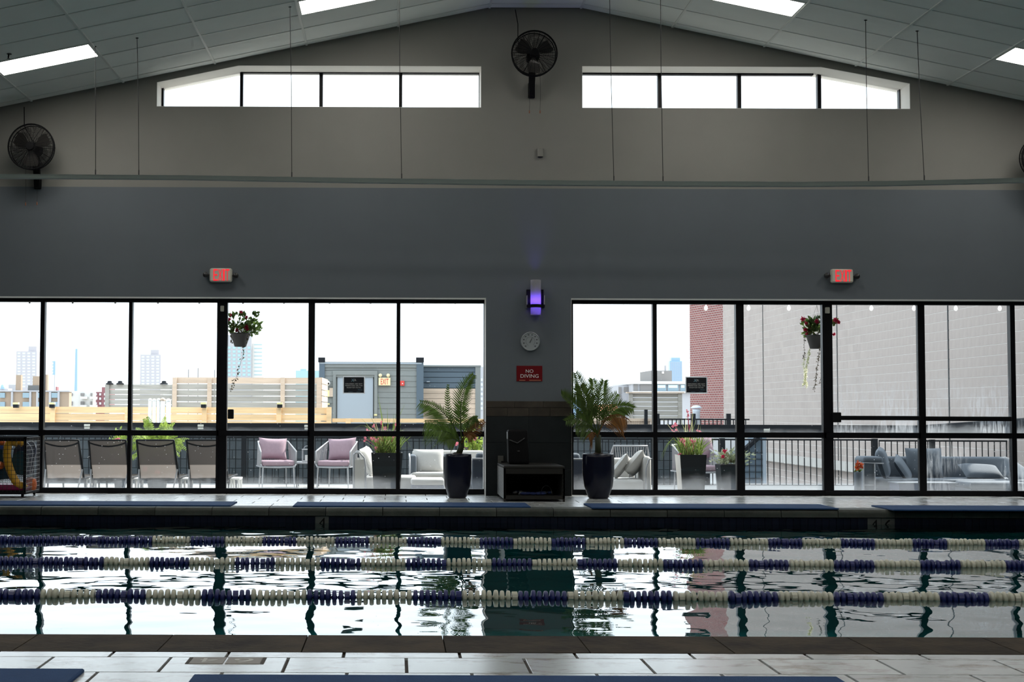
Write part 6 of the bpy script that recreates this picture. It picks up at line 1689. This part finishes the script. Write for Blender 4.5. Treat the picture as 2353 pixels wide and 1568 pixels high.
block(t_, 'roof_box', 36, 862, 48, 898, Yt + .5, 'c_tan', .7); block(t_, 'roof_box', 75, 865, 93, 898, Yt + .5, 'c_tan', .7); block(t_, 'roof_box', 103, 861, 109, 898, Yt + .5, 'c_tan', .7)
block(t_, 'roof_plant', 64, 886, 89, 898, Yt + .4, 'c_dark', .5); block(t_, 'flue', 128, 889, 130, 898, Yt + 3, 'c_red', 1)
t_ = tower('white stucco building with small balconies left of the grey fence', 170, (187, 940)); block(t_, 'wall', 158.5, 899, 214, 945, 170, 'c_white', 1.5, 0, -18)
for x0, x1 in ((161, 166), (185, 193), (208, 212)):
    for y0, y1 in ((904, 910), (923, 932)): block(t_, 'window', x0, y0, x1, y1, 169.8, 'c_grey', .2)
for y0 in (912, 931):
    for x0 in (184, 206): block(t_, 'balcony', x0, y0, x0 + 13, y0 + 5, 168.8, 'c_white', 1.2)
t_ = tower('red brick building beside the weathered grey fence', 190, (229, 940)); block(t_, 'wall', 213, 901, 247, 945, 190, 'c_red', 1.5, 0, -18); block(t_, 'stair_tower', 233.5, 890, 247, 945, 189, 'c_red', 5)
for x0 in (218, 228, 239):
    for y0 in (904, 914, 925): block(t_, 'window', x0, y0, x0 + 4, y0 + 5, 188.8, 'c_win', .2)
t_ = tower('pale cyan glass tower behind the left hanging basket', 700, (560, 940)); block(t_, 'tower_wall', 520, 770, 578, 945, 700, 'c_lt', 3, 0, -18); block(t_, 'side_wing', 579, 789, 605.5, 945, 702, 'c_white', 4, 0, -18)
block(t_, 'top_storey', 556, 745, 578, 771, 704, 'c_lt', 6)
grid_windows(t_, 521, 795, 578, 866, 5, 8, .62, .62, 700, 'c_cyan'); grid_windows(t_, 581, 788, 605, 866, 1, 9, .75, .18, 702, 'c_cyan')
t_ = tower('faint pale block low on the skyline right of the left basket', 1200, (700, 940)); block(t_, 'wall', 679, 852, 735, 945, 1200, 'c_cyan', 20, 0, -18); block(t_, 'roof_box', 690, 848, 704, 853, 1202, 'c_cyan', 8)
t_ = tower('slice of a pale apartment block between the annex and the pillar', 120, (1110, 940)); block(t_, 'wall', 1100, 843, 1140, 950, 120, 'c_lt', 8, 0, -18)
for i in range(7): block(t_, 'window', 1105, 870 + i * 11, 1109, 876 + i * 11, 119.9, 'c_win', .1)
t_ = tower('slim pale blue tower left of the brick corner', 1300, (1555, 940)); block(t_, 'tower_wall', 1539, 830, 1568, 945, 1300, 'c_blue', 10, 0, -18); block(t_, 'tower_crown', 1542.5, 822, 1563, 831, 1301, 'c_blue', 8)
grid_windows(t_, 1540, 832, 1567, 878, 6, 14, .5, .5, 1300, 'c_lt')
Yt = 110
t_ = tower('grey and white terrace block behind the board fence', Yt, (1500, 940)); block(t_, 'wall', 1454, 881, 1600, 960, Yt, 'c_lt', 10, 0, -18); block(t_, 'wing', 1421, 886, 1455, 960, Yt + 2, 'c_lt', 8, 0, -18)
block(t_, 'parapet', 1452, 876.5, 1600, 883, Yt - .3, 'c_white', 10); block(t_, 'roof_house', 1495.5, 852, 1544, 878, Yt + 3, 'c_grey', 5); block(t_, 'roof_sign', 1521, 854, 1526, 859, Yt + 2.9, 'c_white', .2); block(t_, 'mast', 1528, 840, 1531, 853, Yt + 4, 'c_lt', .3)
for x0, x1 in ((1457, 1465.5), (1471, 1498)): block(t_, 'panel', x0, 884, x1, 899.5, Yt - .1, 'c_grey', .2)
block(t_, 'panel', 1434, 890, 1450, 901, Yt + 1.9, 'c_grey', .2); block(t_, 'panel', 1421.5, 890, 1428, 906, Yt + 1.9, 'c_grey', .2); block(t_, 'panel', 1421.5, 908, 1428, 935, Yt + 1.9, 'c_grey', .2)
for x0, x1 in ((1509, 1531), (1534, 1559), (1563, 1575)):
    w_ = block(t_, 'window_bay', x0, 884, x1, 899, Yt - .1, 'c_dwin', .2); block(t_, 'glazing', x0 + 2, 885, x1 - 2, 892, Yt - .15, 'c_win', .1)
block(t_, 'sill_band', 1455, 899.5, 1600, 903.5, Yt - .3, 'c_white', .4)
t_ = tower('hazy blue low buildings far behind the second palm', 2000, (1400, 950)); block(t_, 'wall', 1400, 906, 1425, 960, 2000, 'c_blue', 30, 0, -18); block(t_, 'wall', 1316, 918, 1345, 960, 1900, 'c_blue', 30, 0, -18); block(t_, 'wall', 1345, 930, 1400, 960, 1950, 'c_lt', 30, 0, -18)
t_ = tower('orange tiled roof behind the second palm', 90, (1400, 945)); pp = [P(x, y, 90) for x, y in ((1370, 945), (1385, 930), (1416, 930), (1424, 945))]
MB().prism([(p.x, p.z) for p in pp], 'y', 90, 95).build('roof', M['c_orange'], t_); block(t_, 'wall', 1372, 944, 1423, 965, 90.3, 'c_tan', 4, 0, -18)
t_ = tower('distant domed church low on the skyline at the far left', 1400, (7, 940)); block(t_, 'wall', -5, 893, 18, 945, 1400, 'c_pink', 15, 0, -18); q = P(6, 890, 1400); MB().lathe([(2.2, -2), (2.2, 0), (1.5, 1.8), (.2, 3), (.1, 6)], 12, q).build('dome', M['c_blue'], t_); block(t_, 'nave', 19, 884, 36, 945, 1420, 'c_lt', 15, 0, -18)
for x, y0 in ((433, 849), (455, 846), (493, 850)):
    q = P(x, 868, 60); tag(MB().tube([(q.x, 60, -1.6), (q.x, 60, P(x, y0, 60).z)], .02, 6).build('antenna', M['c_grey'], loc=(q.x, 60, -1.6)), {433: 'thin antenna mast left of the trio above the tall fence', 455: 'thin antenna mast in the middle of the trio above the tall fence', 493: 'thin antenna mast beside the door post above the tall fence'}[x], 'antenna')
